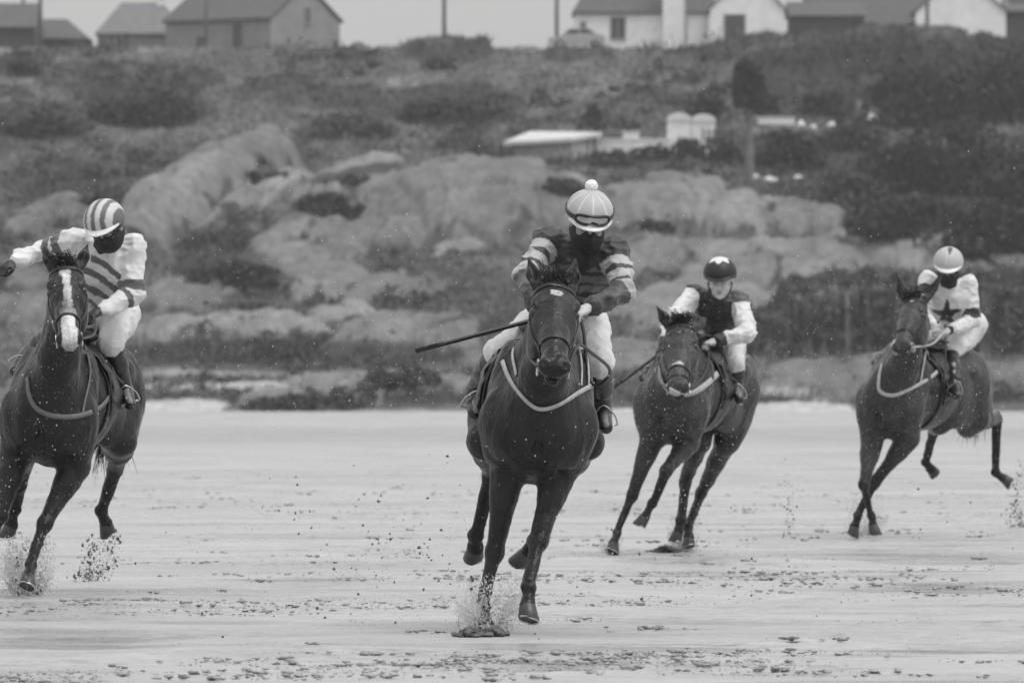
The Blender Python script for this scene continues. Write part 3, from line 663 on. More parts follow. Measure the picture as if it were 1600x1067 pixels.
    def jd(V):
        return .009*fbm(V, 9, K['seed'], 3)+.014*((1-np.abs(vnoise(V*A(1, .6, 1.2)+.02*vnoise(V, 20, 3)[:, None], 11, K['seed']+5)))**3-.5)+.007*((1-np.abs(vnoise(V*A(.7, .8, 1.5), 24, K['seed']+9)))**3-.5)
    jk = J.build('jacket', M['fabric'], body, None, K.get('jfn') and (lambda V, tn: K['jfn'](V, tn, dict(Ch=Ch, Pv=Pv, TM=TM, SL=SL, SR=SR, D=D, Rt=Rt, sp=sp))), jd)
    # breeches
    Q = SDF(.0075, .03)
    Q.ell(Pv-sp*.04, (.155, .13, .13), TM, .04, .62); 
    for h, k_, a_, t_ in legs:
        Q.cone(h*.6+Pv*.4, h+(k_-h)*.3, .12, .100, .04, .62); Q.cone(h, k_, .106, .073, .03, .62); Q.cone(k_, k_+(a_-k_)*K.get('cuff', .25), .070, .058, .02, .62)
    Q.build('breeches', M['breech'], body, None, lambda V, tn: np.full(len(V), K.get('breech', .60)), lambda V: .005*fbm(V, 10, 3, 3)+.008*((1-np.abs(vnoise(V, 15, 8)))**3-.5)+.004*((1-np.abs(vnoise(V*A(.8, 1, 1.5), 28, 9)))**3-.5))
    # boots and stirrups
    for h, k_, a_, t_ in legs:
        O = SDF(.0065, .012); dn = nrm(a_-k_); fd = nrm(t_-a_); up = nrm(k_-a_)
        top = k_+(a_-k_)*(K.get('cuff', .25)-.04)
        O.cone(top, k_+(a_-k_)*.5, .064, .060, .02, 0); O.cone(k_+(a_-k_)*.45, a_, .060, .043, .02, 0); O.cone(a_-fd*.035, a_+fd*.03, .040, .042, .02, 0)
        O.cone(a_+fd*.02+dn*.022, t_+dn*.020, .041, .032, .02, 0); O.cone(a_-fd*.05+dn*.045, a_-fd*.02+dn*.045, .026, .03, .01, 0)
        bo = O.build('boot', M['boot'], body, None, None, lambda V: .0035*(1-np.abs(vnoise(V*A(.7, .7, 2.2), 16, 4))*2))
        c = a_+fd*.10+dn*.01; sd = nrm(np.cross(fd, up)); b = MB(); u2 = nrm(np.cross(sd, fd)); u2 = u2 if u2@up > 0 else -u2
        pts = [c-u2*.042-sd*.055, c-u2*.035-sd*.062, c+u2*.02-sd*.050, c+u2*.075, c+u2*.02+sd*.050, c-u2*.035+sd*.062, c-u2*.042+sd*.055, c-u2*.042-sd*.055]
        b.tube(curve(pts, 40), .0045, 8); st = b.build('stirrup', M['metal'], HS['body'], smooth=True)
        b = MB(); a0 = c+u2*.085; n0 = HS['W'](-.42, .24*(1 if (a0-HS['W'](0, 0, 0))@HS['R'] > 0 else -1), .62)
        P = curve([a0, (a0+n0)/2+sd*.01, n0], 12); strap('stirrup_leather', P, np.tile(HS['R'], (12, 1)), .024, .004, M['leather'], HS['body'])
    # helmet
    hr_ = (.118, .134, .116); nA, nE = 72, 26; V = []; tn = []
    for j in range(nE+1):
        for i in range(nA):
            az = 2*math.pi*i/nA-math.pi; e0 = -.05-.45*(.5-.5*math.cos(az)); el = math.pi/2-(math.pi/2-e0)*j/nE
            seam = K['helm_seam'](az, el) if 'helm_seam' in K else 0
            V.append(ellsurf(Hel, Fr, hr_, az, el, 1+seam)); tn.append(K['helm_tone'](math.sin(az)*math.cos(el), math.cos(az)*math.cos(el), math.sin(el), az))
    Fq = [[j*nA+i, j*nA+(i+1) % nA, (j+1)*nA+(i+1) % nA, (j+1)*nA+i] for j in range(nE) for i in range(nA)]
    # rolled rim underneath
    k0 = nE*nA
    for i in range(nA):
        az = 2*math.pi*i/nA-math.pi; e0 = -.05-.45*(.5-.5*math.cos(az)); V.append(ellsurf(Hel, Fr, hr_, az, e0-.03, .94)); tn.append(.02)
    Fq += [[k0+i, k0+(i+1) % nA, k0+nA+(i+1) % nA, k0+nA+i] for i in range(nA)]
    b = MB(); b.add(np.array(V)[:, :], np.array(Fq)[:, ::-1], np.array(tn)); hel = b.build('helmet', M['helmet'], body, smooth=True)
    pkm = K.get('peak', 'white_plastic'); V = []; n = 24
    for i in range(n+1):
        az = (-1+2*i/n)*1.15; c_ = math.cos(az*math.pi/2/1.15)
        inn = ellsurf(Hel, Fr, hr_, az, -.03, .99); out = ellsurf(Hel, Fr, hr_, az, -.10, 1.02)+Fh*(.034*c_)-Uh*.006*c_
        V += [inn+Uh*.004, out+Uh*.003, out-Uh*.003, inn-Uh*.003]
    b = MB(); b.add(V, [[i*4+a_, i*4+(a_+1) % 4, i*4+4+(a_+1) % 4, i*4+4+a_] for i in range(n) for a_ in range(4)]); b.build('peak', M[pkm], hel, smooth=False)
    if K.get('pompom'):
        P = SDF(.004, .006); pc = ellsurf(Hel, Fr, hr_, K.get('pomaz', 0), K.get('pomel', math.pi/2), 1.12)
        P.ell(pc, (.030, .030, .029)); rn = np.random.default_rng(3)
        for _ in range(140): d = nrm(rn.normal(0, 1, 3)); P.cone(pc+d*.018, pc+d*.029, .006, .003)
        P.build('pompom', M['pompom'], hel)
    def goggles(c, r, az0, el0, wa, we, lens):
        g = empty('goggles', c); 
        def gp(x, y, k): return ellsurf(c, Fr, r, az0+x, el0+y, k)
        loop = []
        for u in np.linspace(0, 2*math.pi, 48, endpoint=False):
            cx_, cy_ = math.copysign(abs(math.cos(u))**.55, math.cos(u)), math.copysign(abs(math.sin(u))**.7, math.sin(u))
            yy = cy_*we; yy += .10*math.exp(-(cx_*wa/.16)**2)*(1 if cy_ < 0 else 0)
            loop.append((cx_*wa, yy))
        b = MB(); L = [gp(x, y, 1.08) for x, y in loop]; L.append(L[0]); b.tube(L, .0075, 8, cap=False)
        fr_ = b.build('frame', M['black_plastic'], None, org=A(0, 0, 0), smooth=True)
        V = [gp(0, 0, 1.10)]+[gp(x, y, 1.09) for x, y in loop]; n_ = len(loop)
        b2 = MB(); b2.add(V, [[0, 1+(i+1) % n_, 1+i, 1+i] for i in range(n_)]); ln = b2.build('lens', M[lens], None, org=A(0, 0, 0), smooth=True)
        P = []; N = []
        for az in np.linspace(az0+wa, az0+2*math.pi-wa, 40):
            q_ = ellsurf(c, Fr, r, az, el0*(math.cos(az)*.5+.5)+.02*(1-math.cos(az)), 1.02); P.append(q_); N.append(nrm(q_-c))
        sb = strap('goggle_strap', P, N, .022, .003, M['black_plastic'], None) if False else None
        SC.collection.objects.unlink(g); bpy.data.objects.remove(g)
        for o in (fr_, ln):
            pass
        fr_.name = 'goggles'; fr_.parent = body; fr_.location = -Vector(org); ln.parent = fr_
        o_ = MB(); 
        V = []
        for q_, n_ in zip(P, N): V += [q_-Uh*.011, q_-Uh*.011+n_*.003, q_+Uh*.011+n_*.003, q_+Uh*.011]
        o_.add(V, [[i*4+a_, i*4+(a_+1) % 4, i*4+4+(a_+1) % 4, i*4+4+a_] for i in range(39) for a_ in range(4)]); so_ = o_.build('goggle_strap', M['black_plastic'], None, org=A(0, 0, 0), smooth=True); so_.parent = fr_
    if K.get('gog') == 'helmet': goggles(Hel, hr_, 0., .19, .72, .17, 'lens_clear')
    if K.get('gog') == 'face': goggles(Hh(0, -.015, .012), (.092, .106, .12), 0., .03, .80, .26, 'lens')
    if K.get('mask'):
        Mk = SDF(.006, .02); g = lambda c, r, k=.02: Mk.ell(Hh(*c), r, HM, k)
        g((0, .022, -.055), (.084, .086, .086)); Mk.cone(Hh(0, .085, -.005), Hh(0, .112, -.030), .014, .022, .02); Mk.cone(Hh(0, -.02, -.05), Nb+(Hh(0, -.02, -.05)-Nb)*.2, .078, .070); g((0, -.02, -.035), (.084, .085, .055))
        Mk.build('neck_gaiter', M['mask'], body, None, None, lambda V: .003*fbm(V, 25, 2, 2))
    else:
        for q in (-1, 1):
            b = MB(); b.tube(curve([Hh(q*.086, .012, .0), Hh(q*.078, .03, -.05), Hh(q*.045, .062, -.100), Hh(0, .075, -.118)], 14), .005, 6); b.build('chin_strap', M['leather'], hel, smooth=True)
    # reins
    for bt, hh, sd in ((bitL, HL, -1), (bitR, HRn, 1)):
        e = hh+nrm(hh-(EL if sd < 0 else ER))*.06
        if sd < 0 and K.get('no_left_rein'): e = HRn+nrm(HRn-ER)*.05
        P = curve([bt, bt*.6+e*.4+HS['hr']*.05*sd-A(0, 0, .03), bt*.2+e*.8+HS['hr']*.03*sd, e], 20)
        if K.get('rloop') and sd > 0: P = curve([bt]+[at(x, y, D+z) for x, y, z in K['rloop']]+[e], 50)
        Tn = np.gradient(P, axis=0); b = MB(); b.tube(P, K.get('reinr', .0075), 8, .3); b.build('rein', M[K.get('reinm', 'leather')], HS['body'], smooth=True)
    return dict(body=body, HL=HL, HR=HRn, EL=EL, ER=ER, Hh=Hh, D=D)

def limb_t(P, S_, E_, H_):
    P = np.asarray(P); 
    def seg(a, b):
        ba = b-a; t = np.clip(((P-a)@ba)/(ba@ba), 0, 1); return t, np.linalg.norm(P-a-t[:, None]*ba, axis=1)
    t1, d1 = seg(S_, E_); t2, d2 = seg(E_, H_); return np.where(d1 < d2, t1*.5, .5+t2*.5)
def bands(bg_, items):
    def f(t):
        t = np.asarray(t, np.float32); o = np.full(t.shape, bg_, np.float32)
        for a, b, v in items: o = np.where((t > a) & (t < b), v, o)
        return o
    return f
def px_of(V):           # direction-free pattern helper: across / up coordinates of cloth points in metres
    return V[:, 0], V[:, 2]
# torso patterns: c = cloth point in the wearer's own frame (across shoulders, along the spine)
def loc(V, G):
    q = V-G['Ch']; return q@G['TM'][0], q@G['TM'][1], q@G['TM'][2]
def arm_mask(V, G, r=.085):
    return (np.linalg.norm(V-G['SL'], axis=1) < r) | (np.linalg.norm(V-G['SR'], axis=1) < r)
def hoops(V, tn, G):
    x, y, z = loc(V, G); t = tn < -.5; Z = V[:, 2]-G['Ch'][2]+.25*x*x+.006*vnoise(V, 12, 4); h = np.where((Z > -.2) & (Z < .095) & (((Z+.30) % .050) < .030), .12, .020)
    return np.where(t, h, tn)
def diag(V, tn, G):
    x, y, z = loc(V, G); u = V[:, 2]-G['Ch'][2]+.62*x+.012*vnoise(V, 9, 4); t = tn < -.5
    h = np.where(((u+.5) % .085 < .040) & (u < .06) & (u > -.26) & (x < .13), .11, .66); return np.where(t, h, tn)
def vest(V, tn, G):
    x, y, z = loc(V, G); t = tn < -.5
    h = np.where(np.abs(x) > .125, .09, .018); return np.where(t, h, tn)
def star(V, tn, G):
    x, y, z = loc(V, G); t = tn < -.5; X, Y = V[:, 0]-(G['star'][0] if 'star' in G else G['Ch'][0]+.0)+.045, V[:, 2]-G['Ch'][2]+.09
    r = np.hypot(X, Y); a = np.arctan2(Y, X)-math.pi/2; m = np.abs(((a/(2*math.pi)*5) % 1)-.5)*2   # 1 on the arms
    rad = .042+.085*m**1.6
    h = np.where((r < rad) & (V[:, 1] < G['Ch'][1]+.06), .02, .66); return np.where(t, h, tn)

JOCK = [
 dict(seed=5, label='jockey in white silks with diagonal dark stripes and a striped helmet, one arm flung out', skin=.3,
  pelvis=(174, 482, .85), chest=(163, 424, .50), neck=(163, 388, .36), helm=(163, 343, .22), face=(-18, 30, -6),
  sl=(117, 377, .42), sr=(207, 385, .42), el=(68, 392, 1), hdl=(20, 412, -1), er=(209, 460, -1), hdr=(156, 486, -1),
  hl=(155, 492, .85), kl=(86, 520), al=(42, 556, 1), tl=(26, 578), hr=(190, 490, .85), kr=(173, 536), ar=(194, 606, 1), tr=(203, 628),
  jt=-1., sleeve=(bands(.68, [(.12, .24, .10), (.29, .40, .10), (.48, .53, .10)]), bands(.68, [(.36, .50, .11), (.60, .68, .11)])), jfn=diag,
  glove=(.015, .02), mask=1, gog='face', cuff=.22, breech=.64, no_left_rein=1,
  helm_tone=lambda r, f, u, az: .13 if (r*2.0+f*.35+.28) % 1 < .46 else .55),
 dict(seed=6, label='leading jockey in hooped dark silks and a pale pompom cap holding a whip out sideways', skin=.3,
  pelvis=(892, 490, .80), chest=(905, 425, .50), neck=(918, 382, .36), helm=(921, 333, .20), face=(6, 27, 4),
  sl=(856, 376, .42), sr=(958, 392, .42), el=(825, 428, -1), hdl=(836, 484, -1), er=(974, 455, -1), hdr=(918, 482, -1),
  hl=(862, 496, .82), kl=(778, 552), al=(742, 612, 1), tl=(743, 642), hr=(915, 496, .82), kr=(936, 566), ar=(941, 640, 1), tr=(947, 664),
  jt=-1., collar=.014, sleeve=(bands(.028, [(.13, .23, .42), (.29, .39, .42), (.44, .53, .42), (.53, .8, .10)]), bands(.028, [(.16, .27, .42), (.32, .42, .42), (.46, .54, .42), (.54, .97, .07)])), jfn=hoops,
  glove=(.02, .5), mask=1, gog='helmet', pompom=1, pomel=math.pi/2+.35, cuff=.12, breech=.64,
  rloop=[(903, 540, -.85), (930, 556, -.6), (951, 574, -.35), (950, 590, -.2), (928, 602, -.1), (917, 570, -.05), (912, 520, .0)], reinr=.0085,
  helm_tone=lambda r, f, u, az: .62 if abs(((az/math.pi*4.5+.5) % 1)-.5) < .10 else .42, helm_seam=lambda az, el: .008 if abs(((az/math.pi*4.5+.5) % 1)-.5) < .08 else 0),
 dict(seed=8, label='jockey with bare face, dark vest, white sleeves and a black helmet with a white star', skin=.56,
  pelvis=(1134, 520, .85), chest=(1122, 487, .50), neck=(1121, 459, .36), helm=(1125, 427, .20), face=(-8, 15, 0),
  sl=(1083, 460, .40), sr=(1154, 469, .40), el=(1056, 497, -1), hdl=(1036, 542, -1), er=(1168, 520, -1), hdr=(1119, 533, -1),
  hl=(1118, 532, .85), kl=(1044, 556), al=(1020, 574, 1), tl=(1006, 590), hr=(1140, 532, .85), kr=(1148, 572), ar=(1150, 604, 1), tr=(1155, 620),
  jt=-1., collar=.018, sleeve=(bands(.66, [(-.1, .04, .018), (.94, 1.1, .03)]), bands(.66, [(-.1, .10, .07), (.93, 1.1, .02)])), jfn=vest,
  glove=(.02, .45), mask=0, gog=None, cuff=.28, breech=.58, peak='black_plastic',
  helm_tone=lambda r, f, u, az: .66 if (u > .90-.16*abs(((az/(2*math.pi)*6) % 1)-.5)*2*1 and u > .80) or u > .93-.0*f or (u > .74 and abs(((az/(2*math.pi)*6+.5) % 1)-.5) < .5*(u-.74)/.22) else .012),
 dict(seed=9, label='jockey in white silks with a black chest star and black armband, pale quartered cap', skin=.3,
  pelvis=(1510, 508, .95), chest=(1487, 474, .60), neck=(1482, 444, .45), helm=(1482, 409, .30), face=(-8, 26, 3),
  sl=(1449, 439, .5), sr=(1513, 445, .5), el=(1440, 485, -1), hdl=(1458, 510, -1), er=(1520, 502, -1), hdr=(1484, 516, -1),
  hl=(1492, 522, .95), kl=(1408, 542), al=(1386, 554, 1), tl=(1368, 566), hr=(1512, 522, .95), kr=(1486, 550), ar=(1490, 598, 1), tr=(1495, 616),
  jt=-1., sleeve=(bands(.66, [(.12, .30, .02)]), bands(.66, [(.32, .46, .02)])), jfn=star,
  glove=(.3, .42), mask=1, gog='face', cuff=.20, breech=.64, reinm='rein_light', 
  helm_tone=lambda r, f, u, az: .07 if (u > .80 and abs(r-.12) < (u-.80)*.9 and f > -.2) else (.58 if abs(r+.05) < .035 or abs(f) < .03 else .44)),
]
RJ = [jockey(k, h) for k, h in zip(JOCK, RH)]

def whip(P, r0, r1, label, flap=True):
    c = curve(P, 20); t = np.linspace(0, 1, 20); r = np.where(t < .28, r0*1.35, r0+(r1-r0)*t); b = MB(); b.tube(c, r, 10, .01)
    root = b.build('riding_whip', M['whip'], None, org=A(*c[0]), smooth=True); tag(root, label, 'riding whip', 'whips carried by the jockeys')
    d = nrm(c[-1]-c[-2]); b = MB(); s_ = nrm(np.cross(d, A(0, 1, 0)))
    R_ = np.array([d, s_, nrm(np.cross(d, s_))]); b.box(c[-1]+d*.05, (.15, .022, .010), R_); b.build('flap', M['leather'], root)
j = RJ[1]; hd = j['HL']+nrm(j['HL']-j['EL'])*.065
tipv = at(682, 540, j['D']-.35); whip([hd-nrm(tipv-hd)*.12, hd, tipv], .0095, .0115, 'black whip pointing out to the left of the leading jockey')
j = RJ[2]; hd = j['HL']+nrm(j['HL']-j['EL'])*.05
tipv = at(969, 598, j['D']-.35); whip([hd-nrm(tipv-hd)*.10, hd, tipv], .0085, .012, 'short thick dark whip held by the jockey in the dark vest')
j = RJ[3]; hd = j['HR']+nrm(j['HR']-j['ER'])*.05
tipv = at(1478, 577, j['D']+.0); whip([hd-nrm(tipv-hd)*.08, hd, tipv], .007, .006, 'black whip hanging down beside the star-silks jockey')
j = RJ[2]   # wristbands and rider's number cloth trims
for jj, hn, en in ((RJ[2], 'HR', 'ER'), (RJ[3], 'HR', 'ER')):
    c = jj[hn]-nrm(jj[hn]-jj[en])*.0; d = nrm(jj[hn]-jj[en]); b = MB(); b.tube([c-d*.025, c+d*.015], .034, 14); b.build('wristband', M['mask'], jj['body'], smooth=True)

# ------------------------------------------------------------------ beach
def sand_mat():
    m = bpy.data.materials.new('wet_sand'); m.use_nodes = True; t = m.node_tree; b = t.nodes['Principled BSDF']
    tc = t.nodes.new('ShaderNodeTexCoord')
    def noise(sc, det, rough=.6, vec=None, mp=None):
        n = t.nodes.new('ShaderNodeTexNoise'); n.inputs['Scale'].default_value = sc; n.inputs['Detail'].default_value = det; n.inputs['Roughness'].default_value = rough
        v = tc.outputs['Object']
        if mp: k = t.nodes.new('ShaderNodeMapping'); k.inputs['Scale'].default_value = mp; t.links.new(v, k.inputs[0]); v = k.outputs[0]
        t.links.new(v, n.inputs['Vector']); return n.outputs['Fac']
    def mr(v, a, b_, c, d, clamp=True):
        r = t.nodes.new('ShaderNodeMapRange'); r.clamp = clamp
        for k, x in zip(('From Min', 'From Max', 'To Min', 'To Max'), (a, b_, c, d)): r.inputs[k].default_value = x
        t.links.new(v, r.inputs['Value']); return r.outputs[0]
    def mul(a, c, op='MULTIPLY'):
        k = t.nodes.new('ShaderNodeMath'); k.operation = op; t.links.new(a, k.inputs[0])
        if isinstance(c, float): k.inputs[1].default_value = c
        else: t.links.new(c, k.inputs[1])
        return k.outputs[0]
    big = noise(.35, 4, .6); mid = noise(2.2, 8, .7); fine = noise(14, 6, .7); far = noise(.05, 3, .5, mp=(.25, 1, 1))
    base = mul(mul(mr(big, .3, .7, .40, .49), mr(mid, .35, .65, .84, 1.08)), mr(fine, .3, .7, .86, 1.06))
    base = mul(base, mr(far, .35, .65, .95, 1.04))
    sp_ = t.nodes.new('ShaderNodeSeparateXYZ'); t.links.new(tc.outputs['Object'], sp_.inputs[0]); yy = mul(sp_.outputs['Y'], mul(noise(.02, 4, .6), 60.), 'ADD')   # damp strip left by the tide
    base = mul(base, mul(mr(yy, 200, 215, 1, .80), mr(yy, 250, 285, 1, 1.25), 'MULTIPLY'))
    # churned, darker wet sand where the ground has been cut up
    ch = mul(mr(noise(.55, 6, .75), .50, .60, 0., 1.), mr(noise(5.5, 8, .8), .47, .58, 0., 1.))
    base = mul(base, mr(ch, 0, 1, 1.0, .50)); 
    wa = t.nodes.new('ShaderNodeAttribute'); wa.attribute_name = 'wet'; wet = wa.outputs['Fac']     # low places where water stands in the sand
    wet = mul(wet, mr(noise(1.3, 6, .7, mp=(.5, 1, 1)), .40, .60, .25, 1.)); base = mul(base, mr(wet, 0, 1, 1., .66)); t.links.new(base, b.inputs['Base Color'])
    film = mr(noise(.45, 5, .62, mp=(.6, 1.4, 1)), .44, .60, .60, .13); film = mul(film, mr(wet, 0, 1, 1., .45)); t.links.new(film, b.inputs['Roughness'])
    b.inputs['Specular IOR Level'].default_value = .5
    h1 = mul(mr(noise(3.0, 9, .72), 0, 1, 0, .05), mr(noise(22, 6, .7), 0, 1, 0, .012), 'ADD')
    bp = t.nodes.new('ShaderNodeBump'); bp.inputs['Distance'].default_value = 1.0; bp.inputs['Strength'].default_value = .55
    t.links.new(h1, bp.inputs['Height']); t.links.new(bp.outputs[0], b.inputs['Normal'])
    return m
M['sand'] = sand_mat()
# one sheet from behind the camera to the horizon; finer and gently uneven where it is seen
ys = np.concatenate([np.linspace(-300, 20, 6), np.linspace(26, 110, 700), np.linspace(111, 380, 120), np.linspace(500, 5000, 8)])
xs = np.concatenate([[-3000, -400, -60], np.linspace(-12, 12, 420), [60, 400, 3000]])
X, Y = np.meshgrid(xs, ys, indexing='ij'); P = np.stack([X.ravel(), Y.ravel(), np.zeros(X.size)], 1)
near = np.clip((115-P[:, 1])/20, 0, 1)*np.clip((P[:, 1]-20)/6, 0, 1)*np.clip((14-np.abs(P[:, 0]))/3, 0, 1)
lump = fbm(P, 2.2, 3, 4); patch = np.clip(fbm(P, .35, 12, 3)*2.2+.45, 0, 1)
P[:, 2] = near*(.012*fbm(P, .5, 8, 3)+.030*patch*np.clip(lump, -.2, 1)+.012*patch*np.clip(fbm(P, 7, 31, 2), 0, 1))-.006
WET = np.zeros(len(P))
for (u_, y_, wp, hp) in ((60, 1000, 420, 40), (1430, 868, 480, 22), (1400, 915, 360, 16), (1120, 965, 320, 16), (330, 968, 220, 10), (880, 1036, 420, 20), (1500, 1010, 300, 16), (1040, 875, 150, 10), (480, 905, 260, 8)):
    d0_ = CAMZ*FPX/(y_-HOR); x0_ = (u_-800)/FPX*d0_; r2_ = ((P[:, 0]-x0_)/(wp*.5*d0_/FPX))**2+((P[:, 1]-d0_)/(hp*.5*d0_*d0_/(CAMZ*FPX)))**2
    WET = np.maximum(WET, np.clip(1.3-r2_+.9*fbm(P*A(1, 1, 0), .9, 401+int(u_), 3), 0, 1))
WET = np.clip(WET+.45*near*patch*np.clip(fbm(P*A(1, 1, 0), 1.1, 431, 4)+.25, 0, 1)*1.5, 0, 1); P[:, 2] -= .008*WET*near
ny = len(ys); I, J = np.meshgrid(np.arange(len(xs)-1), np.arange(ny-1), indexing='ij'); k0 = (I*ny+J).ravel()
beach = mk('sand', P, np.stack([k0, k0+ny, k0+ny+1, k0+1], 1), M['sand'], None, A(0, 0, 0), {'wet': WET}); tag(beach, kind='structure')
def ground(x, y):
    p = A([x, y, 0])[None] if False else np.array([[x, y, 0.]]); 
    pa = np.clip(fbm(p, .35, 12, 3)*2.2+.45, 0, 1); return float((.012*fbm(p, .5, 8, 3)+.030*pa*np.clip(fbm(p, 2.2, 3, 4), -.2, 1))[0])

# ------------------------------------------------------------------ rocky hillside
def dep(v): return 376+(655-v)*.32
DOMES = [  # u, v0 (base centre), ru, rv, height px, slant, rock tone
 (318, 318, 165, 42, 88, -.50, .17), (250, 352, 95, 22, 34, -.45, .15), (455, 302, 65, 20, 38, -.20, .19), (560, 290, 90, 22, 36, -.25, .18), (370, 335, 85, 15, 26, -.50, .16),
 (745, 345, 185, 40, 106, -.02, .145), (640, 330, 110, 34, 62, -.22, .15), (880, 320, 110, 24, 52, .22, .16), (480, 372, 90, 24, 44, -.30, .18), (580, 392, 80, 26, 52, -.20, .17), (420, 430, 130, 26, 42, -.18, .165),
 (300, 470, 90, 20, 30, -.1, .15), (500, 455, 85, 28, 44, -.05, .16), (395, 520, 130, 16, 26, 0, .20), (260, 522, 90, 12, 22, 0, .19), (590, 540, 90, 26, 56, -.1, .19), (690, 535, 70, 20, 44, 0, .18), (540, 500, 60, 16, 22, 0, .20),
 (730, 385, 70, 10, 14, -.25, .19), (600, 460, 110, 18, 22, -.1, .14), (70, 345, 80, 18, 30, -.3, .15), (60, 500, 110, 24, 42, -.05, .15), (20, 440, 60, 18, 26, 0, .14), (90, 380, 60, 10, 14, -.3, .15),
 (1040, 350, 120, 30, 62, -.06, .175), (960, 330, 90, 20, 40, -.1, .17), (1130, 350, 110, 26, 50, .05, .18), (1240, 352, 100, 20, 36, .1, .18), (1290, 362, 66, 18, 48, .15, .18), (1080, 300, 70, 14, 26, .2, .17),
 (1060, 420, 150, 26, 44, -.05, .16), (1220, 430, 190, 34, 62, -.02, .18), (1420, 420, 160, 30, 56, .12, .185), (1560, 425, 110, 24, 36, .18, .17), (1100, 480, 120, 24, 40, 0, .17), (1010, 500, 100, 22, 36, 0, .17),
 (1300, 470, 160, 24, 34, -.12, .19), (1500, 500, 150, 26, 66, .05, .17), (1640, 500, 120, 26, 70, 0, .16), (980, 560, 120, 20, 26, 0, .16), (800, 560, 110, 16, 18, 0, .16),
 (560, 618, 210, 16, 40, -.06, .17), (1060, 590, 140, 18, 24, 0, .15), (1340, 605, 230, 20, 38, 0, .13), (1540, 600, 140, 20, 36, 0, .13),
 (80, 620, 120, 16, 24, 0, .14), (330, 585, 150, 8, 8, 0, .26),
 (700, 88, 70, 14, 26, 0, .09), (1350, 100, 300, 30, 42, 0, .08), (1250, 75, 110, 16, 14, 0, .09), (900, 86, 60, 12, 12, 0, .1), (560, 92, 40, 8, 10, 0, .09), (210, 130, 160, 26, 14, 0, .09), (480, 150, 140, 24, 12, 0, .11),
 (-200, 420, 200, 60, 90, 0, .15), (-420, 300, 180, 50, 90, 0, .15), (1850, 400, 200, 60, 90, 0, .15), (2050, 250, 200, 50, 80, 0, .15), (-300, 200, 160, 40, 60, 0, .15),
]
CLIFF = (1165, 1640)   # dark broken face behind the riders on the right
PATCH = [  # tone patches in the ground cover: u, v, ru, rv, slant, tone
 (230, 165, 100, 38, 0, .045), (350, 415, 80, 28, 0, .050), (505, 318, 52, 16, -.1, .045), (700, 165, 120, 34, 0, .060), (60, 190, 90, 34, 0, .055), (100, 290, 100, 50, 0, .065), (30, 100, 60, 20, 0, .05), (560, 270, 70, 10, -.2, .045),
 (450, 555, 260, 26, 0, .050), (820, 300, 70, 16, -.1, .05), (1000, 245, 90, 20, 0, .06), (1400, 130, 260, 70, 0, .050), (1250, 240, 130, 34, 0, .045), (1450, 320, 260, 60, .1, .050), (1050, 388, 120, 10, 0, .07),
 (560, 620, 220, 22, 0, .055), (290, 620, 90, 6, 0, .07), (870, 620, 200, 20, 0, .065), (1100, 625, 160, 14, 0, .06), (1480, 615, 160, 20, 0, .055), (620, 400, 90, 24, -.2, .09), (330, 370, 60, 14, -.4, .055), (400, 250, 110, 14, -.4, .05),
 (1030, 170, 90, 40, 0, .09), (460, 100, 180, 34, 0, .11), (700, 100, 160, 20, 0, .12), (980, 100, 130, 24, 0, .13), (1340, 170, 40, 8, 0, .2), (90, 125, 80, 6, -.05, .18), (250, 62, 30, 4, 0, .2),
 (330, 604, 130, 5, -.02, .34), (275, 632, 75, 9, -.02, .42), (1215, 613, 60, 5, 0, .36), (780, 470, 120, 30, 0, .085), (680, 430, 100, 26, 0, .085),
]
us = np.arange(-520, 2130, 3.2); vs = np.concatenate([np.arange(672, 74, -1.15)])
Ug, Vg = np.meshgrid(us, vs, indexing='ij')
P0 = np.stack([Ug.ravel()*.012, Vg.ravel()*.03, np.zeros(Ug.size)], 1)
wu = 26*fbm(P0, 1.5, 71, 4).reshape(Ug.shape); wv = 8*fbm(P0, 1.6, 91, 4).reshape(Ug.shape)
H_ = np.zeros_like(Ug); H2 = np.zeros_like(Ug); TN = np.zeros_like(Ug); RK = np.zeros_like(Ug)
for i, (u0, v0, ru, rv, h, sl_, tn) in enumerate(DOMES):
    du = (Ug+wu-u0)/ru; dv = (Vg+wv-v0-sl_*(Ug-u0))/rv; r2 = du**2+dv**2
    hh = h*(1+.12*np.sin(i*2.4))*np.clip(1-np.clip(r2, 0, 1)**1.5, 0, 1)**.7*(1-.16*np.clip(dv, 0, 1)); m = hh > H_; H2 = np.where(m, H_, np.maximum(H2, hh))
    H_ = np.maximum(H_, hh); TN = np.where(m, tn*1.0, TN); RK = np.where(m, np.clip((1-r2)*3.0, 0, 1), RK)
crease = np.clip(1-(H_-H2)/5.5, 0, 1)*(H2 > 5)
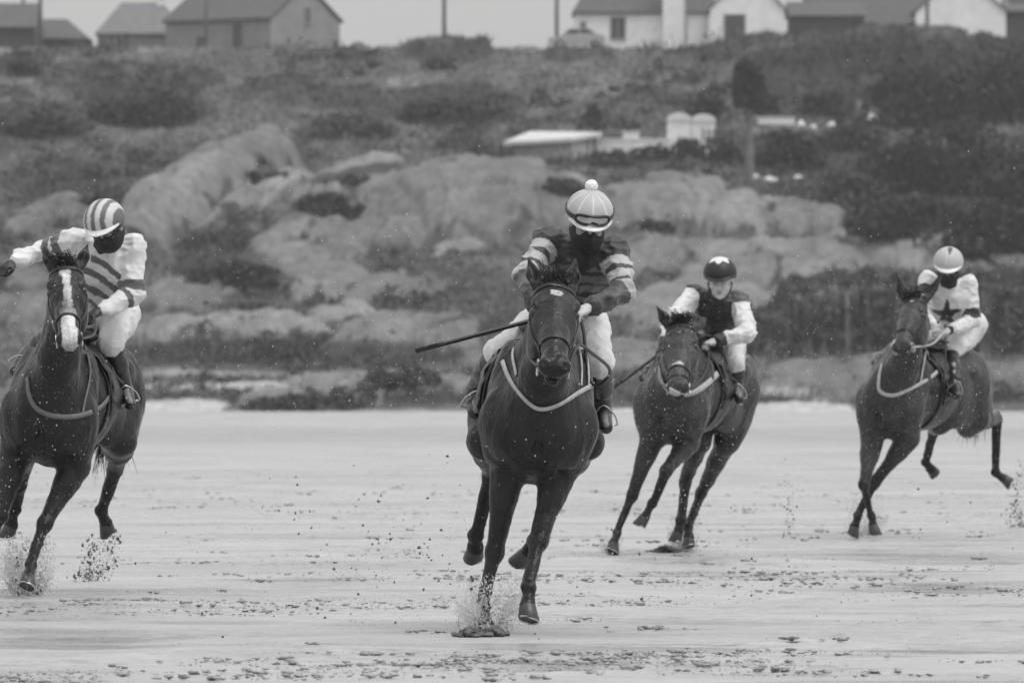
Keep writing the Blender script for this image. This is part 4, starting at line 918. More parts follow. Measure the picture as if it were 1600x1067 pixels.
# joints: jittered cells, drawn out along the dip of the rock; each slab has its own height, tilt and grey
dip = np.interp(us, [-520, 300, 700, 1100, 1600, 2130], [0, -.34*820+.0, -.34*820-.22*400, -.34*820-.22*400-.02*400, -.34*820-.22*400+.05*500, 0]); dip = dip[:, None]
def cells(cu, cv, seed):
    a = (Ug+.7*wu)/cu; b = (Vg-dip+1.2*wv)/cv; ia, ib = np.floor(a).astype(np.int64), np.floor(b).astype(np.int64)
    f1 = np.full(Ug.shape, 9.); f2 = f1.copy(); ca = f1*0; cb = f1*0; cid = f1*0; z_ = np.zeros_like(ia)
    for da in (-1, 0, 1):
        for db in (-1, 0, 1):
            xa, xb = ia+da, ib+db; ja = xa+.5+.8*(_h(xa, xb, z_, seed)-.5); jb = xb+.5+.8*(_h(xa, xb, z_, seed+1)-.5); r = np.hypot(a-ja, b-jb)
            m = r < f1; f2 = np.where(m, f1, np.minimum(f2, r)); f1 = np.where(m, r, f1); ca = np.where(m, ja, ca); cb = np.where(m, jb, cb); cid = np.where(m, _h(xa, xb, z_, seed+2), cid)
    return f2-f1, a-ca, b-cb, cid, (cb*cv-b*cv, ca*cu-a*cu)
g1, ta, tb, id1, off1 = cells(120, 30, 5); g2, sa_, sb_, id2, off2 = cells(44, 13, 15)
def lookup(F, off):
    i = np.clip(np.arange(len(us))[:, None]+np.round(off[1]/3.2).astype(int), 0, len(us)-1); j = np.clip(np.arange(len(vs))[None]+np.round(-off[0]/1.15).astype(int), 0, len(vs)-1); return F[i, j]
RKc = .5*RK+.5*lookup(RK, off2)
H_ = H_*.86+RK*((id1-.5)*15+(id2-.5)*7+tb*6*(id1-.3)+ta*8*(id2-.5)-4*np.clip(1-g1/.10, 0, 1)-2*np.clip(1-g2/.08, 0, 1))
jt_ = fbm(np.stack([Ug.ravel()*.01, (Vg.ravel()+.35*Ug.ravel())*.035, np.zeros(Ug.size)], 1), 1.0, 7, 4).reshape(Ug.shape)
H_ += (.35+.65*RK)*4*jt_+(1-.8*RK)*(3.5*fbm(P0, 6, 15, 3)+2.2*fbm(P0, 22, 19, 2)).reshape(Ug.shape) if False else (.35+.65*RK)*4*jt_+(1-.8*RK)*(3.5*fbm(P0, 6, 15, 3)+2.2*fbm(P0, 22, 19, 2)).reshape(Ug.shape)-3*crease*RK
# the steep dark face
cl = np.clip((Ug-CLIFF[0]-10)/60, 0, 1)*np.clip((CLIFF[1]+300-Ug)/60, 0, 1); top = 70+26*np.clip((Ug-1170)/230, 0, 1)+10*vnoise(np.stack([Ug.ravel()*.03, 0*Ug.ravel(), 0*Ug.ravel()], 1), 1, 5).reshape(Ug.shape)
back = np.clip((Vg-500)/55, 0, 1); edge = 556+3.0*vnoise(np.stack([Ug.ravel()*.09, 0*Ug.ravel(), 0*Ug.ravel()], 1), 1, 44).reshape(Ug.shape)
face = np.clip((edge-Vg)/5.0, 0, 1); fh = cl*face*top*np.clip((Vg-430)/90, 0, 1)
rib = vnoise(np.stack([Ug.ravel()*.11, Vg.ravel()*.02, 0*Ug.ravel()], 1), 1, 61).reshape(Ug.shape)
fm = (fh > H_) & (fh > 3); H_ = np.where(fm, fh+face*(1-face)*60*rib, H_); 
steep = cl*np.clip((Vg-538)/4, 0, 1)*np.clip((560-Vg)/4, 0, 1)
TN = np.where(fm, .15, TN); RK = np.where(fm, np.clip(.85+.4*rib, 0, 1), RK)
# tones: ground cover by patches, rock where the domes break through
Ve = Vg-H_; gr = (.108+.085*fbm(P0, 1.6, 33, 4).reshape(Ug.shape))*(1+.30*np.clip((230-Vg)/80, 0, 1))
wob = 8*fbm(P0, 3, 55, 3).reshape(Ug.shape)
for (u0, v0, ru, rv, sl_, tn) in PATCH:
    r = np.sqrt(((Ug+wob*2-u0)/ru)**2+((Ve+wob*.6-v0-sl_*(Ug-u0))/rv)**2); k = np.clip((1.15-r)/.35, 0, 1); gr = gr*(1-k)+tn*k
edgen = fbm(P0, 2.6, 77, 4).reshape(Ug.shape)
crk = fbm(np.stack([Ug.ravel()*.006, (Vg.ravel()+.45*Ug.ravel())*.05, 0*Ug.ravel()], 1), 1.0, 141, 4).reshape(Ug.shape)
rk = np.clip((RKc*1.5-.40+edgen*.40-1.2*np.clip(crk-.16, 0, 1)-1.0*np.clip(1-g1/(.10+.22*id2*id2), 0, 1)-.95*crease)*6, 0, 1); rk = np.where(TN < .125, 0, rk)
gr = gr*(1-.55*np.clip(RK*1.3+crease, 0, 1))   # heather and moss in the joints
tone = gr*(1-rk)+TN*.80*(1+.35*jt_+.2*edgen)*(.86+.36*id1+.18*id2)*(1-.30*np.clip(1-g2/.05, 0, 1)*(id2 > .4))*rk
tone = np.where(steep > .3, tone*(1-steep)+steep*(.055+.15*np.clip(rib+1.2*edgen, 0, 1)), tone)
for (u0, v0, ru, rv, sl_, tn) in PATCH[2:4]+PATCH[1:2]+PATCH[0:1]+PATCH[7:8]+PATCH[8:9]+PATCH[30:33]:
    r = np.sqrt(((Ug+wob*2-u0)/ru)**2+((Ve+wob*.6-v0-sl_*(Ug-u0))/rv)**2); k = np.clip((1.15-r)/.30, 0, 1); tone = tone*(1-k)+tn*k
TONE = tone*(1+.22*fbm(P0, 9, 101, 4).reshape(Ug.shape)+.18*fbm(P0, 30, 111, 2).reshape(Ug.shape)); TONE = np.clip(TONE, .02, .5)
ysh = np.interp(us, [-500, 215, 226, 335, 350, 560, 740, 1000, 1180, 1240, 1325, 1345, 1600, 2100], [649, 650, 627, 629, 646, 648, 646, 639, 631, 627, 631, 650, 651, 650])+1.6*vnoise(np.stack([us*.05, 0*us, 0*us], 1), 1, 8)
Vs = Vg-H_; TONE = np.where(Vs > ysh[:, None], .43, TONE)
H_ = np.where((Vs < ysh[:, None]) & (Vg > 636), np.maximum(H_, Vg-642.5+4+3*edgen), H_)
for (u0, y0, ru, ry) in ((285, 607, 110, 3.2), (1215, 613, 62, 3.0), (400, 598, 60, 2.0)): TONE = np.where(((Ug-u0)/ru)**2+((Vg-H_-y0-.03*(Ug-u0)*-1)/ry)**2 < 1+.5*edgen, .40, TONE)
Dg = dep(Vg); Xg = (Ug-800)/FPX*Dg; Zg = CAMZ+(HOR-Vg+H_)/FPX*Dg
fade = np.clip((Vg-600)/45, 0, 1)
# plateau behind the crest
n2 = 30; cx_ = Xg[:, -1:]; cz = Zg[:, -1:]; cd = Dg[:, -1:]
dd = np.linspace(2, 160, n2)[None]; Xp = cx_*(1+dd/cd*1.0); Yp = cd+dd+0*cx_; Zp = CAMZ+(HOR-Vg[:, -1:])/FPX*cd+(H_[:, -1:]/FPX*cd)*np.exp(-dd/8)-.02*dd
XX = np.hstack([Xg, Xp]); YY = np.hstack([Dg, Yp]); ZZ = np.hstack([Zg, Zp]); TT = np.hstack([TONE, np.full(Xp.shape, .08)])
nv = XX.shape[1]; I, J = np.meshgrid(np.arange(XX.shape[0]-1), np.arange(nv-1), indexing='ij'); k0 = (I*nv+J).ravel()
M['hill'] = mat('hill_ground', attr=True, rough=.85, spec=.2, noise=.30, nscale=1.1, bump=.7, bscale=2.6, bdist=.10)
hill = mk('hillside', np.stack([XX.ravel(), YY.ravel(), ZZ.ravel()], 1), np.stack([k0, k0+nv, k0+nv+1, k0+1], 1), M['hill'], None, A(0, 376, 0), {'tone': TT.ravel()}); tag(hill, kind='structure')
def hill_at(u, y):      # hill surface point seen at photo (u, y): first row from the front whose screen row is y
    i = int(np.clip(round((u-us[0])/3.2), 0, len(us)-1)); sc_ = Vg[i]-H_[i]; run = np.minimum.accumulate(sc_); j = int(np.argmax(run <= y)) if (run <= y).any() else len(vs)-1
    return A(Xg[i, j], Dg[i, j], Zg[i, j]), i, j

# ------------------------------------------------------------------ vegetation
M['leaf'] = mat('leaf', attr=True, rough=.75, spec=.2)
M['bark'] = mat('bark', attr=True, rough=.85, noise=.4, nscale=3, bump=.6, bscale=8)
def tufts(name, pts, tn, h, wd, seed, n=5, lean=.5):
    r_ = np.random.default_rng(seed); N = len(pts)*n; P = np.repeat(pts, n, 0)+r_.normal(0, 1, (N, 3))*A(.16, .16, .0); hh = np.repeat(h, n)*r_.uniform(.5, 1.2, N)
    a = r_.uniform(0, 2*math.pi, N); s_ = np.stack([np.cos(a), np.sin(a), 0*a], 1)*(wd*r_.uniform(.6, 1.4, N))[:, None]; tip = P+np.stack([r_.normal(0, lean, N)*hh, r_.normal(0, lean, N)*hh, hh], 1)
    V = np.stack([P-s_-A(0, 0, .1), P+s_-A(0, 0, .1), tip], 1).reshape(-1, 3); F = np.arange(len(V)).reshape(-1, 3); T_ = np.repeat(np.repeat(tn, n)*r_.uniform(.7, 1.35, N), 3)
    return mk(name, V, F, M['leaf'], None, A(*pts.mean(0)), {'tone': T_}, smooth=False)
r_ = np.random.default_rng(5); iu = r_.integers(0, len(us), 90000); jv = (r_.random(90000)*len(vs)).astype(int)
rkb = np.maximum(rk, np.maximum(np.roll(rk, 7, 1), np.roll(rk, 3, 0)))
ok = (rkb[iu, jv] < .30) & (steep[iu, jv] < .3) & (Zg[iu, jv] > .35) & (TONE[iu, jv] < .24); iu, jv = iu[ok], jv[ok]
pts = np.stack([Xg[iu, jv], Dg[iu, jv], Zg[iu, jv]], 1)
pts_g = pts
g = tufts('grass', pts, np.clip(TONE[iu, jv]*1.5, .03, .4), r_.uniform(.12, .38, len(pts)), .07, 6); tag(g, kind='stuff')

def scrub(name, C_, rad, tn, k, leaf, seed, kind='stuff', label=None):
    r_ = np.random.default_rng(seed); n = len(C_)*k; C3 = np.repeat(C_, k, 0); R3 = np.repeat(rad, k)[:, None]; d = r_.normal(0, .5, (n, 3)); d[:, 2] = np.abs(d[:, 2])*.75
    P = C3+d*R3; a = r_.normal(0, 1, (n, 3)); a /= np.linalg.norm(a, axis=1)[:, None]; b_ = np.cross(a, r_.normal(0, 1, (n, 3))); b_ /= np.linalg.norm(b_, axis=1)[:, None]; sz = leaf*r_.uniform(.5, 1.4, (n, 1))
    V = np.stack([P-a*sz, P-b_*sz*.6, P+a*sz, P+b_*sz*.6], 1).reshape(-1, 3); T_ = np.repeat(np.repeat(tn, k)*r_.uniform(.65, 1.4, n), 4)
    o = mk(name, V, np.arange(n*4).reshape(-1, 4), M['leaf'], None, A(*C_.mean(0)), {'tone': T_}, smooth=False); tag(o, label, None, None, kind); return o
sel = r_.choice(len(pts), 2600, replace=False); cc = pts[sel]; nz = fbm(cc*A(1, .35, 0), .16, 321, 3); sel2 = nz > -.05; cc = cc[sel2]; nz = nz[sel2]
scrub('ground_scrub', cc, np.random.default_rng(8).uniform(.35, 1.25, len(cc)), np.clip(.085-.10*nz+np.random.default_rng(9).normal(0, .03, len(cc)), .03, .22), 46, .13, 12)
ub = np.random.default_rng(3).uniform(1175, 1640, 230); zb = np.random.default_rng(4).random(230)**1.4; cb_ = []
for u_, z_ in zip(ub, zb):
    i = int(round((u_-us[0])/3.2)); jj = np.where((Vg[i] < 557) & (Vg[i] > 520))[0]; h0, h1_ = Zg[i, jj[0]], Zg[i, jj].max(); cb_.append(A(Xg[i, jj[0]], Dg[i, jj[0]]+.3+2.0*z_, h0+(h1_-h0)*z_*.95))
scrub('bank_scrub', np.array(cb_), np.random.default_rng(5).uniform(.25, .8, 230), np.random.default_rng(6).choice([.03, .035, .05, .09, .15], 230), 60, .10, 13)
def bush(name, c, rx, ry, rz, n, tn, seed, label, cat, group, leaf=.20, trunk=None, holes=.0):
    r_ = np.random.default_rng(seed); c = A(*c); root = empty(name, c); tag(root, label, cat, group)
    nb = 9+int(rx*2); bl = r_.normal(0, 1, (nb, 3)); bl /= np.linalg.norm(bl, axis=1)[:, None]; bl[:, 2] = np.abs(bl[:, 2])*.9; bl *= r_.uniform(.25, .75, (nb, 1))
    k = r_.integers(0, nb, n); d = r_.normal(0, 1, (n, 3)); d /= np.linalg.norm(d, axis=1)[:, None]; rad = r_.uniform(.3, 1.05, (n, 1))**.5*r_.uniform(.28, .5, (nb, 1))[k]
    q = bl[k]+d*rad; q[:, 2] = np.maximum(q[:, 2], -.05); P = c+q*A(rx, ry, rz)+A(0, 0, .1*rz)
    if trunk: P = P+A(0, 0, trunk)
    a = r_.normal(0, 1, (n, 3)); a /= np.linalg.norm(a, axis=1)[:, None]; b_ = np.cross(a, r_.normal(0, 1, (n, 3))); b_ /= np.linalg.norm(b_, axis=1)[:, None]; sz = leaf*r_.uniform(.5, 1.3, (n, 1))
    V = np.stack([P-a*sz, P-b_*sz*.6, P+a*sz, P+b_*sz*.6], 1).reshape(-1, 3); T_ = np.repeat(tn*r_.uniform(.55, 1.5, n)*(.8+.5*r_.random(nb)[k]), 4)
    mk('foliage' if not trunk else 'crown', V, np.arange(n*4).reshape(-1, 4), M['leaf'], root, None, {'tone': T_}, smooth=False)
    b = MB(); ht = (trunk or 0)+rz*.5
    if trunk:
        b.tube(curve([c-A(0, 0, .4), c+A(rx*.05, 0, trunk*.5), c+A(-rx*.03, 0, trunk+rz*.3)], 8), np.linspace(.30, .14, 8)*max(1, rx/2.5), 8, .16)
    for i in range(5):
        e = bl[i]*A(rx, ry, rz)*.8+c+A(0, 0, (trunk or 0)+.1*rz); s0 = c+A(0, 0, (trunk or 0)*.8); b.tube(curve([s0-A(0, 0, .2), (s0+e)/2+r_.normal(0, .08, 3)*rx, e], 6), np.linspace(.09, .025, 6), 6, .10)
    b.build('trunk' if trunk else 'stem', M['bark'], root, smooth=True); return root
def bush_px(name, u, y, wpx, hpx, n, tn, seed, label, cat='bush', group=None, leaf=.2, trunk=None, dd=0, ycrown=None):
    p, i, j = hill_at(u, y); sc_ = p[1]/FPX; 
    return bush(name, p-A(0, 0, .15), wpx*.5*sc_*1.25, wpx*.4*sc_, hpx*sc_*1.05, n, tn, seed, label, cat, group, leaf, trunk*sc_ if trunk else None)
BU = [
 (225, 195, 180, 62, 2600, .040, 'large dark rounded bush on the upper left slope above the striped-helmet jockey'), (70, 215, 130, 46, 1500, .050, 'dark bush at the left edge of the upper slope'),
 (700, 190, 150, 46, 2000, .055, 'wide dark bush on the upper slope left of the pale flat-roofed shed'), (505, 336, 100, 34, 1400, .040, 'low dark bush growing in a hollow between pale boulders'),
 (350, 446, 150, 42, 2000, .045, 'dark spreading bush beside the pale rock behind the left jockey'), (925, 205, 46, 44, 700, .05, 'small upright dark bush behind the corner of the pale shed'),
 (545, 215, 120, 40, 1400, .075, 'grey-green bush on the slope below the grey gabled house'), (1075, 250, 60, 40, 900, .04, 'clipped dark shrub below the right-hand arched white hut'), (1020, 250, 50, 30, 700, .045, 'dark shrub below the white wall, left of the arched huts'),
 (1135, 258, 70, 44, 900, .04, 'dark shrub below the small dark railing'), (960, 262, 60, 28, 600, .055, 'low shrub below the white wall, right of the pale shed'), (870, 300, 100, 28, 1000, .05, 'low dark heather clump right of the biggest grey boulder'),
 (1110, 190, 60, 60, 800, .05, 'dark shrub behind the arched white huts'), (1230, 265, 110, 70, 1700, .040, 'dark bush between the tree and the right-hand thicket'), (1330, 235, 120, 60, 1600, .055, 'mottled bush on the slope below the row of white stones'),
 (1290, 180, 90, 44, 1100, .055, 'dark bush behind the row of white stones'), (1030, 362, 60, 20, 500, .055, 'small dark clump on the pale rock right of the leading jockey'), (600, 600, 150, 26, 1200, .055, 'low dark growth on the bank above the beach'),
 (480, 640, 200, 26, 1500, .055, 'dark seaweed-coloured scrub at the back of the beach'), (690, 110, 60, 24, 500, .08, 'tuft on the skyline mound at the foot of the utility pole'),
 (160, 330, 120, 34, 1200, .06, 'scrub on the left slope above the jockey with the flung-out arm'), (1340, 320, 150, 60, 1600, .06, 'reedy scrub above the pale rocks on the right'),
 (1190, 180, 60, 50, 700, .045, 'dark bush directly right of the tree crown'), (40, 120, 70, 30, 600, .05, 'dark bush by the left edge below the dark roofs'),
 (400, 285, 110, 20, 900, .05, 'dark heather strip running up between the two upper left outcrops'), (560, 288, 120, 16, 900, .045, 'dark heather strip left of the biggest grey boulder'),
]
for k, (u, y, wp, hp, n, tn, lb) in enumerate(BU): bush_px('bush', u, y, wp, hp, n, tn, 100+k, lb, 'bush', 'bushes on the hillside', leaf=.20)
TH = [(1440, 200, 200, 110, 3600, 'tall dark thicket bush below the white gabled house'), (1560, 190, 180, 130, 3600, 'tall dark thicket bush at the upper right edge'), (1500, 300, 220, 120, 4200, 'dark thicket bush in the middle of the right-hand thicket'), (1600, 380, 180, 140, 3400, 'dark thicket bush at the right edge above the last jockey'),
      (1400, 300, 130, 90, 2200, 'dark thicket bush at the left side of the right-hand thicket'), (1430, 370, 170, 80, 2400, 'reedy bush at the foot of the right-hand thicket'), (1540, 395, 160, 80, 2400, 'dark bush at the foot of the thicket, straight above the pale quartered cap')]
for k, (u, y, wp, hp, n, lb) in enumerate(TH): bush_px('thicket_bush', u, y, wp, hp, n, .036, 200+k, lb, 'bush', 'bushes of the right-hand thicket', leaf=.24)
p, i, j = hill_at(1170, 286)
bush('tree', p, 1.3, 1.2, 3.3, 2800, .038, 301, 'small dark tree with a pale trunk right of the white huts', 'tree', None, .2, trunk=4.3)

# ------------------------------------------------------------------ buildings on the crest
M['wall_white'] = mat('white_render', .86, .8, noise=.10, nscale=1.2); M['wall_grey'] = mat('grey_render', .26, .85, noise=.15, nscale=1.0); M['slate'] = mat('slate_roof', .085, .7, noise=.25, nscale=2.5, bump=.4, bscale=5, bdist=.05)
M['slate_pale'] = mat('pale_slate_roof', .16, .7, noise=.2, nscale=2.5); M['dark_wall'] = mat('dark_boards', .06, .8, noise=.25, nscale=2); M['glass'] = mat('window_glass', .05, .1, .6); M['frame'] = mat('window_frame', .3, .5); M['door'] = mat('door_paint', .07, .5, noise=.2, nscale=2)
M['shed_roof'] = mat('pale_felt_roof', .58, .8, noise=.12, nscale=1.5); M['shed_wall'] = mat('weathered_wall', .42, .85, noise=.22, nscale=.8); M['pole'] = mat('weathered_pole', .16, .8, noise=.2, nscale=3); M['concrete'] = mat('whitewash', .74, .8, noise=.15, nscale=2)
CR = lambda u, y, d: at(u, y, d)
def rotz(a): c, s_ = math.cos(a), math.sin(a); return np.array([[c, s_, 0], [-s_, c, 0], [0, 0, 1]])
def house(name, label, u, y, d, L, Wd, eave, rise, yaw, wall, roof, openings=(), chimneys=(), cat='house', hip=0., over=.25):
    o = at(u, y, d); Rm = rotz(math.radians(yaw)); root = empty(name, o); tag(root, label, cat, 'houses along the crest'); X = lambda x, y_, z: o+A(x, y_, z)@Rm
    b = MB(); h0 = -1.6; l, w2 = L/2, Wd/2
    P = [X(-l, -w2, h0), X(l, -w2, h0), X(l, w2, h0), X(-l, w2, h0), X(-l, -w2, eave), X(l, -w2, eave), X(l, w2, eave), X(-l, w2, eave)]
    b.add(P, [[0, 1, 5, 4], [2, 3, 7, 6], [1, 2, 6, 5], [3, 0, 4, 7]]); 
    for s_ in (-1, 1):
        if not hip: b.add([X(s_*l, -w2, eave), X(s_*l, w2, eave), X(s_*l, 0, eave+rise)], [[0, 1, 2, 2]])
    b.build('wall', wall, root)
    b = MB(); t = .14; lo = l+over*.6; hx = hip
    k = (w2+over)/w2; ez = eave+rise-rise*k
    for s_ in (-1, 1):
        T0 = [X(-lo+0, s_*(w2+over), ez), X(lo, s_*(w2+over), ez), X(lo-hx, 0, eave+rise), X(-lo+hx, 0, eave+rise)]; T1 = [p_+A(0, 0, t) for p_ in T0]
        b.add(T0+T1, [[0, 1, 2, 3], [4, 5, 6, 7], [0, 1, 5, 4], [1, 2, 6, 5], [3, 0, 4, 7]])
    if hip:
        for s_ in (-1, 1):
            T0 = [X(s_*lo, -w2-over, ez), X(s_*lo, w2+over, ez), X(s_*(lo-hx), 0, eave+rise)]; T1 = [p_+A(0, 0, t) for p_ in T0]; b.add(T0+T1, [[3, 4, 5, 5], [0, 1, 4, 3]])
    rf = b.build('roof', roof, root)
    for (face, a, z0, ww, hh, kind) in openings:      # face f/b = long sides, l/r = gables
        off = .03; n_ = {'f': A(0, -1, 0), 'r': A(1, 0, 0), 'l': A(-1, 0, 0)}[face]; c0 = {'f': A(a, -w2, z0+hh/2), 'r': A(l, a, z0+hh/2), 'l': A(-l, a, z0+hh/2)}[face]
        def bx(bb, c, sx, sz, dp):
            size = (sx, dp, sz) if face == 'f' else (dp, sx, sz); bb.box(o+c@Rm, size, Rm)
        b = MB()
        for q in (-1, 1): bx(b, c0+n_*off+(A(q*(ww/2), 0, 0) if face == 'f' else A(0, q*ww/2, 0)), .10, hh, .10)
        bx(b, c0+n_*off+A(0, 0, hh/2), ww+.1, .10, .104); bx(b, c0+n_*off-A(0, 0, hh/2), ww+.16, .10, .16)
        if kind == 'window': bx(b, c0+n_*off*.8, .06, hh, .07)
        w_ = b.build('window' if kind == 'window' else 'door', M['frame'], root); b = MB(); bx(b, c0+n_*.01, ww, hh, .05)
        b.build('pane' if kind == 'window' else 'door_leaf', M['glass'] if kind == 'window' else M['door'], w_)
    for (cx0, cy0, cw, ch, mt) in chimneys:
        b = MB(); b.box(X(cx0, cy0, eave+rise*.4+ch/2), (cw, .6, ch+rise*.6), Rm); b.box(X(cx0, cy0, eave+rise*.4+ch+rise*.3+.06), (cw+.14, .74, .12), Rm); b.tube([X(cx0, cy0, eave+rise*.7+ch), X(cx0, cy0, eave+rise*.7+ch+.45)], .11, 10); b.build('chimney', mt, rf)
    return root, X
hd_ = 590
house('house', 'dark low house with a steep roof at the far left edge', -10, 72, hd_, 6, 6, 1.2, 1.6, 0, M['dark_wall'], M['slate'])
house('house', 'dark low house with a hipped roof left of the utility pole', 72, 76, hd_+4, 6.0, 5, .6, 1.3, 0, M['dark_wall'], M['slate'], hip=1.7)
house('house', 'pale-roofed house behind the left end of the big grey house', 222, 72, hd_+8, 6.0, 6, .8, 2.1, 0, M['wall_grey'], M['slate_pale'], chimneys=[(1.4, 0, .7, 1.1, M['wall_white'])], hip=1.7, openings=[('f', -1.2, -.2, 1.0, .9, 'window')])
house('farmhouse', 'big grey house with a gable and one small attic window', 395, 78, hd_, 9.4, 7.5, 2.0, 2.4, -38, M['wall_grey'], M['slate'], openings=[('r', .2, 1.7, .55, 1.1, 'window'), ('f', -1.5, -.2, .9, 1.1, 'window'), ('f', 1.8, -.2, 1.0, 1.9, 'door')])
house('hut', 'tiny dark roofed hut half sunk behind the crest', 559, 84, 572, 1.6, 2, .1, .55, 0, M['dark_wall'], M['slate'], cat='hut', hip=.7)
house('cottage', 'white cottage with a dark hipped slate roof and a paned window', 1010, 72, hd_, 10.0, 6, 2.3, 2.6, 0, M['wall_white'], M['slate'], openings=[('f', -2.0, .35, 1.0, 1.5, 'window'), ('f', -4.4, .6, .35, .9, 'window'), ('f', 2.3, .3, .8, 1.2, 'window')], hip=1.6)
r0, X0 = house('cottage', 'white gable-fronted cottage with a dark doorway', 1166, 76, hd_-6, 5, 5.1, 2.6, 2.6, 90, M['wall_white'], M['slate'], openings=[('l', .85, .0, 1.4, 2.2, 'door')])
house('outbuilding', 'low dark outbuilding with a pale eave beside the white gable', 1290, 56, hd_+2, 5.2, 4, 1.3, .9, 0, M['dark_wall'], M['slate'])
house('house', 'house with a long dark slate roof left of the plain white gable', 1360, 48, hd_+10, 9.0, 8, .3, 3.8, 0, M['dark_wall'], M['slate'])
house('house', 'plain white gable-fronted house behind the right utility pole', 1498, 50, hd_, 6, 6.2, 1.3, 2.6, 90, M['wall_white'], M['slate'])
house('garage', 'dark flat garage at the far right end of the crest', 1604, 50, hd_, 3.2, 4, 1.3, .5, 0, M['dark_wall'], M['slate'])
house('house', 'white house end behind the dark garage at the right edge', 1612, 36, hd_+14, 3.6, 5, 1.6, 2.5, 0, M['wall_white'], M['slate'])
# tall white chimney stack of the cottage, standing proud of its front wall
b = MB(); o = at(1054, 72, hd_-3.6); b.box(o+A(0, 0, 2.2), (1.6, .9, 7.6)); b.box(o+A(0, 0, 6.1), (1.8, 1.1, .2)); st = b.build('chimney_stack', M['wall_white'], None, org=o); tag(st, 'tall plain white chimney stack in front of the hipped cottage', 'chimney')
b = MB(); b.tube([o+A(.75, -.5, 6), o+A(.75, -.5, -1)], .06, 8); b.build('drainpipe', M['frame'], st)
def pole(u, y0, d, rad, label, h=8.5, tilt_=0):
    o = at(u, y0, d); b = MB(); b.tube([o-A(0, 0, .8), o+A(tilt_*.5, 0, h*.5), o+A(tilt_, 0, h)], [rad*1.15, rad, rad*.8], 10); root = b.build('utility_pole', M['pole'], None, org=o, smooth=True); tag(root, label, 'utility pole', 'utility poles')
    b = MB(); b.box(o+A(tilt_, -.15, h-.5), (1.6, .1, .12)); b.build('crossarm', M['pole'], root)
    for q in (-.7, 0, .7): b = MB(); b.tube([o+A(tilt_+q, -.15, h-.44), o+A(tilt_+q, -.15, h-.26)], [.05, .03], 8); b.build('insulator', M['concrete'], root, smooth=True)
    return o+A(tilt_, -.15, h-.26)
pt = [pole(63, 78, 578, .13, 'pole standing in front of the dark low house at the far left'), pole(322, 98, 565, .11, 'thin pale pole in front of the big grey house'), pole(694, 55, 575, .13, 'dark pole on the grassy mound in mid skyline'),
      pole(870, 66, 575, .13, 'dark pole just left of the white cottage'), pole(1449, 84, 568, .13, 'pale pole in front of the plain white gable')]
pole(36, 60, 640, .12, 'faint distant pole behind the dark roofs at the far left', 9)
# ---- parked car half hidden by the grass of the crest
def car():
    o = at(902, 78, 574); root = empty('parked_car', o); tag(root, 'small pale hatchback half hidden by grass beside the white cottage', 'car')
    M['car_paint'] = mat('car_paint', .38, .3, coat=.5); M['rubber'] = mat('rubber', .02, .7)
    prof = [(-1.9, .35), (-1.92, .75), (-1.1, .92), (-.55, 1.38), (.75, 1.42), (1.5, .98), (1.85, .90), (1.88, .35)]
    b = MB(); V = []; 
    for y_, k in ((-.82, .98), (.82, .98)): V += [o+A(x, y_*(1 if z < 1 else .86), z) for x, z in prof]
    n = len(prof); b.add(V, [[i, (i+1) % n, n+(i+1) % n, n+i] for i in range(n)]); 
    for k in (0, n): b.add([V[k+i] for i in (0, 1, 6, 7)], [[0, 1, 2, 3]]); b.add([V[k+i] for i in (1, 2, 5, 6)], [[0, 1, 2, 3]]); b.add([V[k+i] for i in (2, 3, 4, 5)], [[0, 1, 2, 3]])
    b.build('body', M['car_paint'], root)
    b = MB(); b.add([o+A(x, -.80, z) for x, z in ((-.98, .96), (-.5, 1.33), (.1, 1.35), (.1, .96))], [[0, 1, 2, 3]]); b.add([o+A(x, -.80, z) for x, z in ((.18, .96), (.18, 1.35), (.7, 1.36), (1.3, .98))], [[0, 1, 2, 3]]); b.build('side_window', M['glass'], root)
    for x in (-1.2, 1.2):
        for y_ in (-.75, .75):
            b = MB(); b.tube([o+A(x, y_-.1, .32), o+A(x, y_+.1, .32)], .32, 20, .02); wq = b.build('wheel', M['rubber'], root, smooth=True); b = MB(); b.tube([o+A(x, y_-.115, .32), o+A(x, y_+.115, .32)], .18, 14); b.build('rim', M['frame'], wq, smooth=True)
    for y_ in (-.6, .6): b = MB(); b.box(o+A(-1.92, y_, .68), (.06, .3, .16)); b.build('headlight', M['glass'], root)
car()
# ---- pale shed, walls, arched huts
def slab(b, P, th):
    P = [A(*p_) for p_ in P]; b.add(P+[p_-A(0, 0, th) for p_ in P], [[0, 1, 2, 3], [4, 5, 6, 7], [0, 1, 5, 4], [1, 2, 6, 5], [2, 3, 7, 6], [3, 0, 4, 7]])
def hd_at(u_, y_, front=.6): return hill_at(u_, y_)[0][1]-front
d0 = hd_at(860, 246, 1.)
root = empty('shed', at(865, 245, d0)); tag(root, 'low weathered shed with a pale sloping felt roof above the biggest boulder', 'shed')
b = MB(); f0, f1, f2 = at(800, 262, d0), at(893, 262, d0-1.5), at(938, 262, d0+2.5); h1, h2, h3 = at(800, 224, d0), at(893, 218, d0-1.5), at(938, 212, d0+2.5)
b.add([f0, f1, h2, h1], [[0, 1, 2, 3]]); b.add([f1, f2, h3, h2], [[0, 1, 2, 3]]); fb, hb = at(828, 262, d0+6), at(828, 208, d0+6); b.add([f0, fb, hb, h1], [[0, 1, 2, 3]]); b.add([f2, at(938, 262, d0+6), at(938, 207, d0+6), h3], [[0, 1, 2, 3]]); b.build('wall', M['shed_wall'], root)
b = MB(); slab(b, [at(786, 222, d0-.4), at(893, 216, d0-2.1), at(941, 207, d0+2.0), at(828, 205, d0+6.4)], .22); b.build('roof', M['shed_roof'], root)
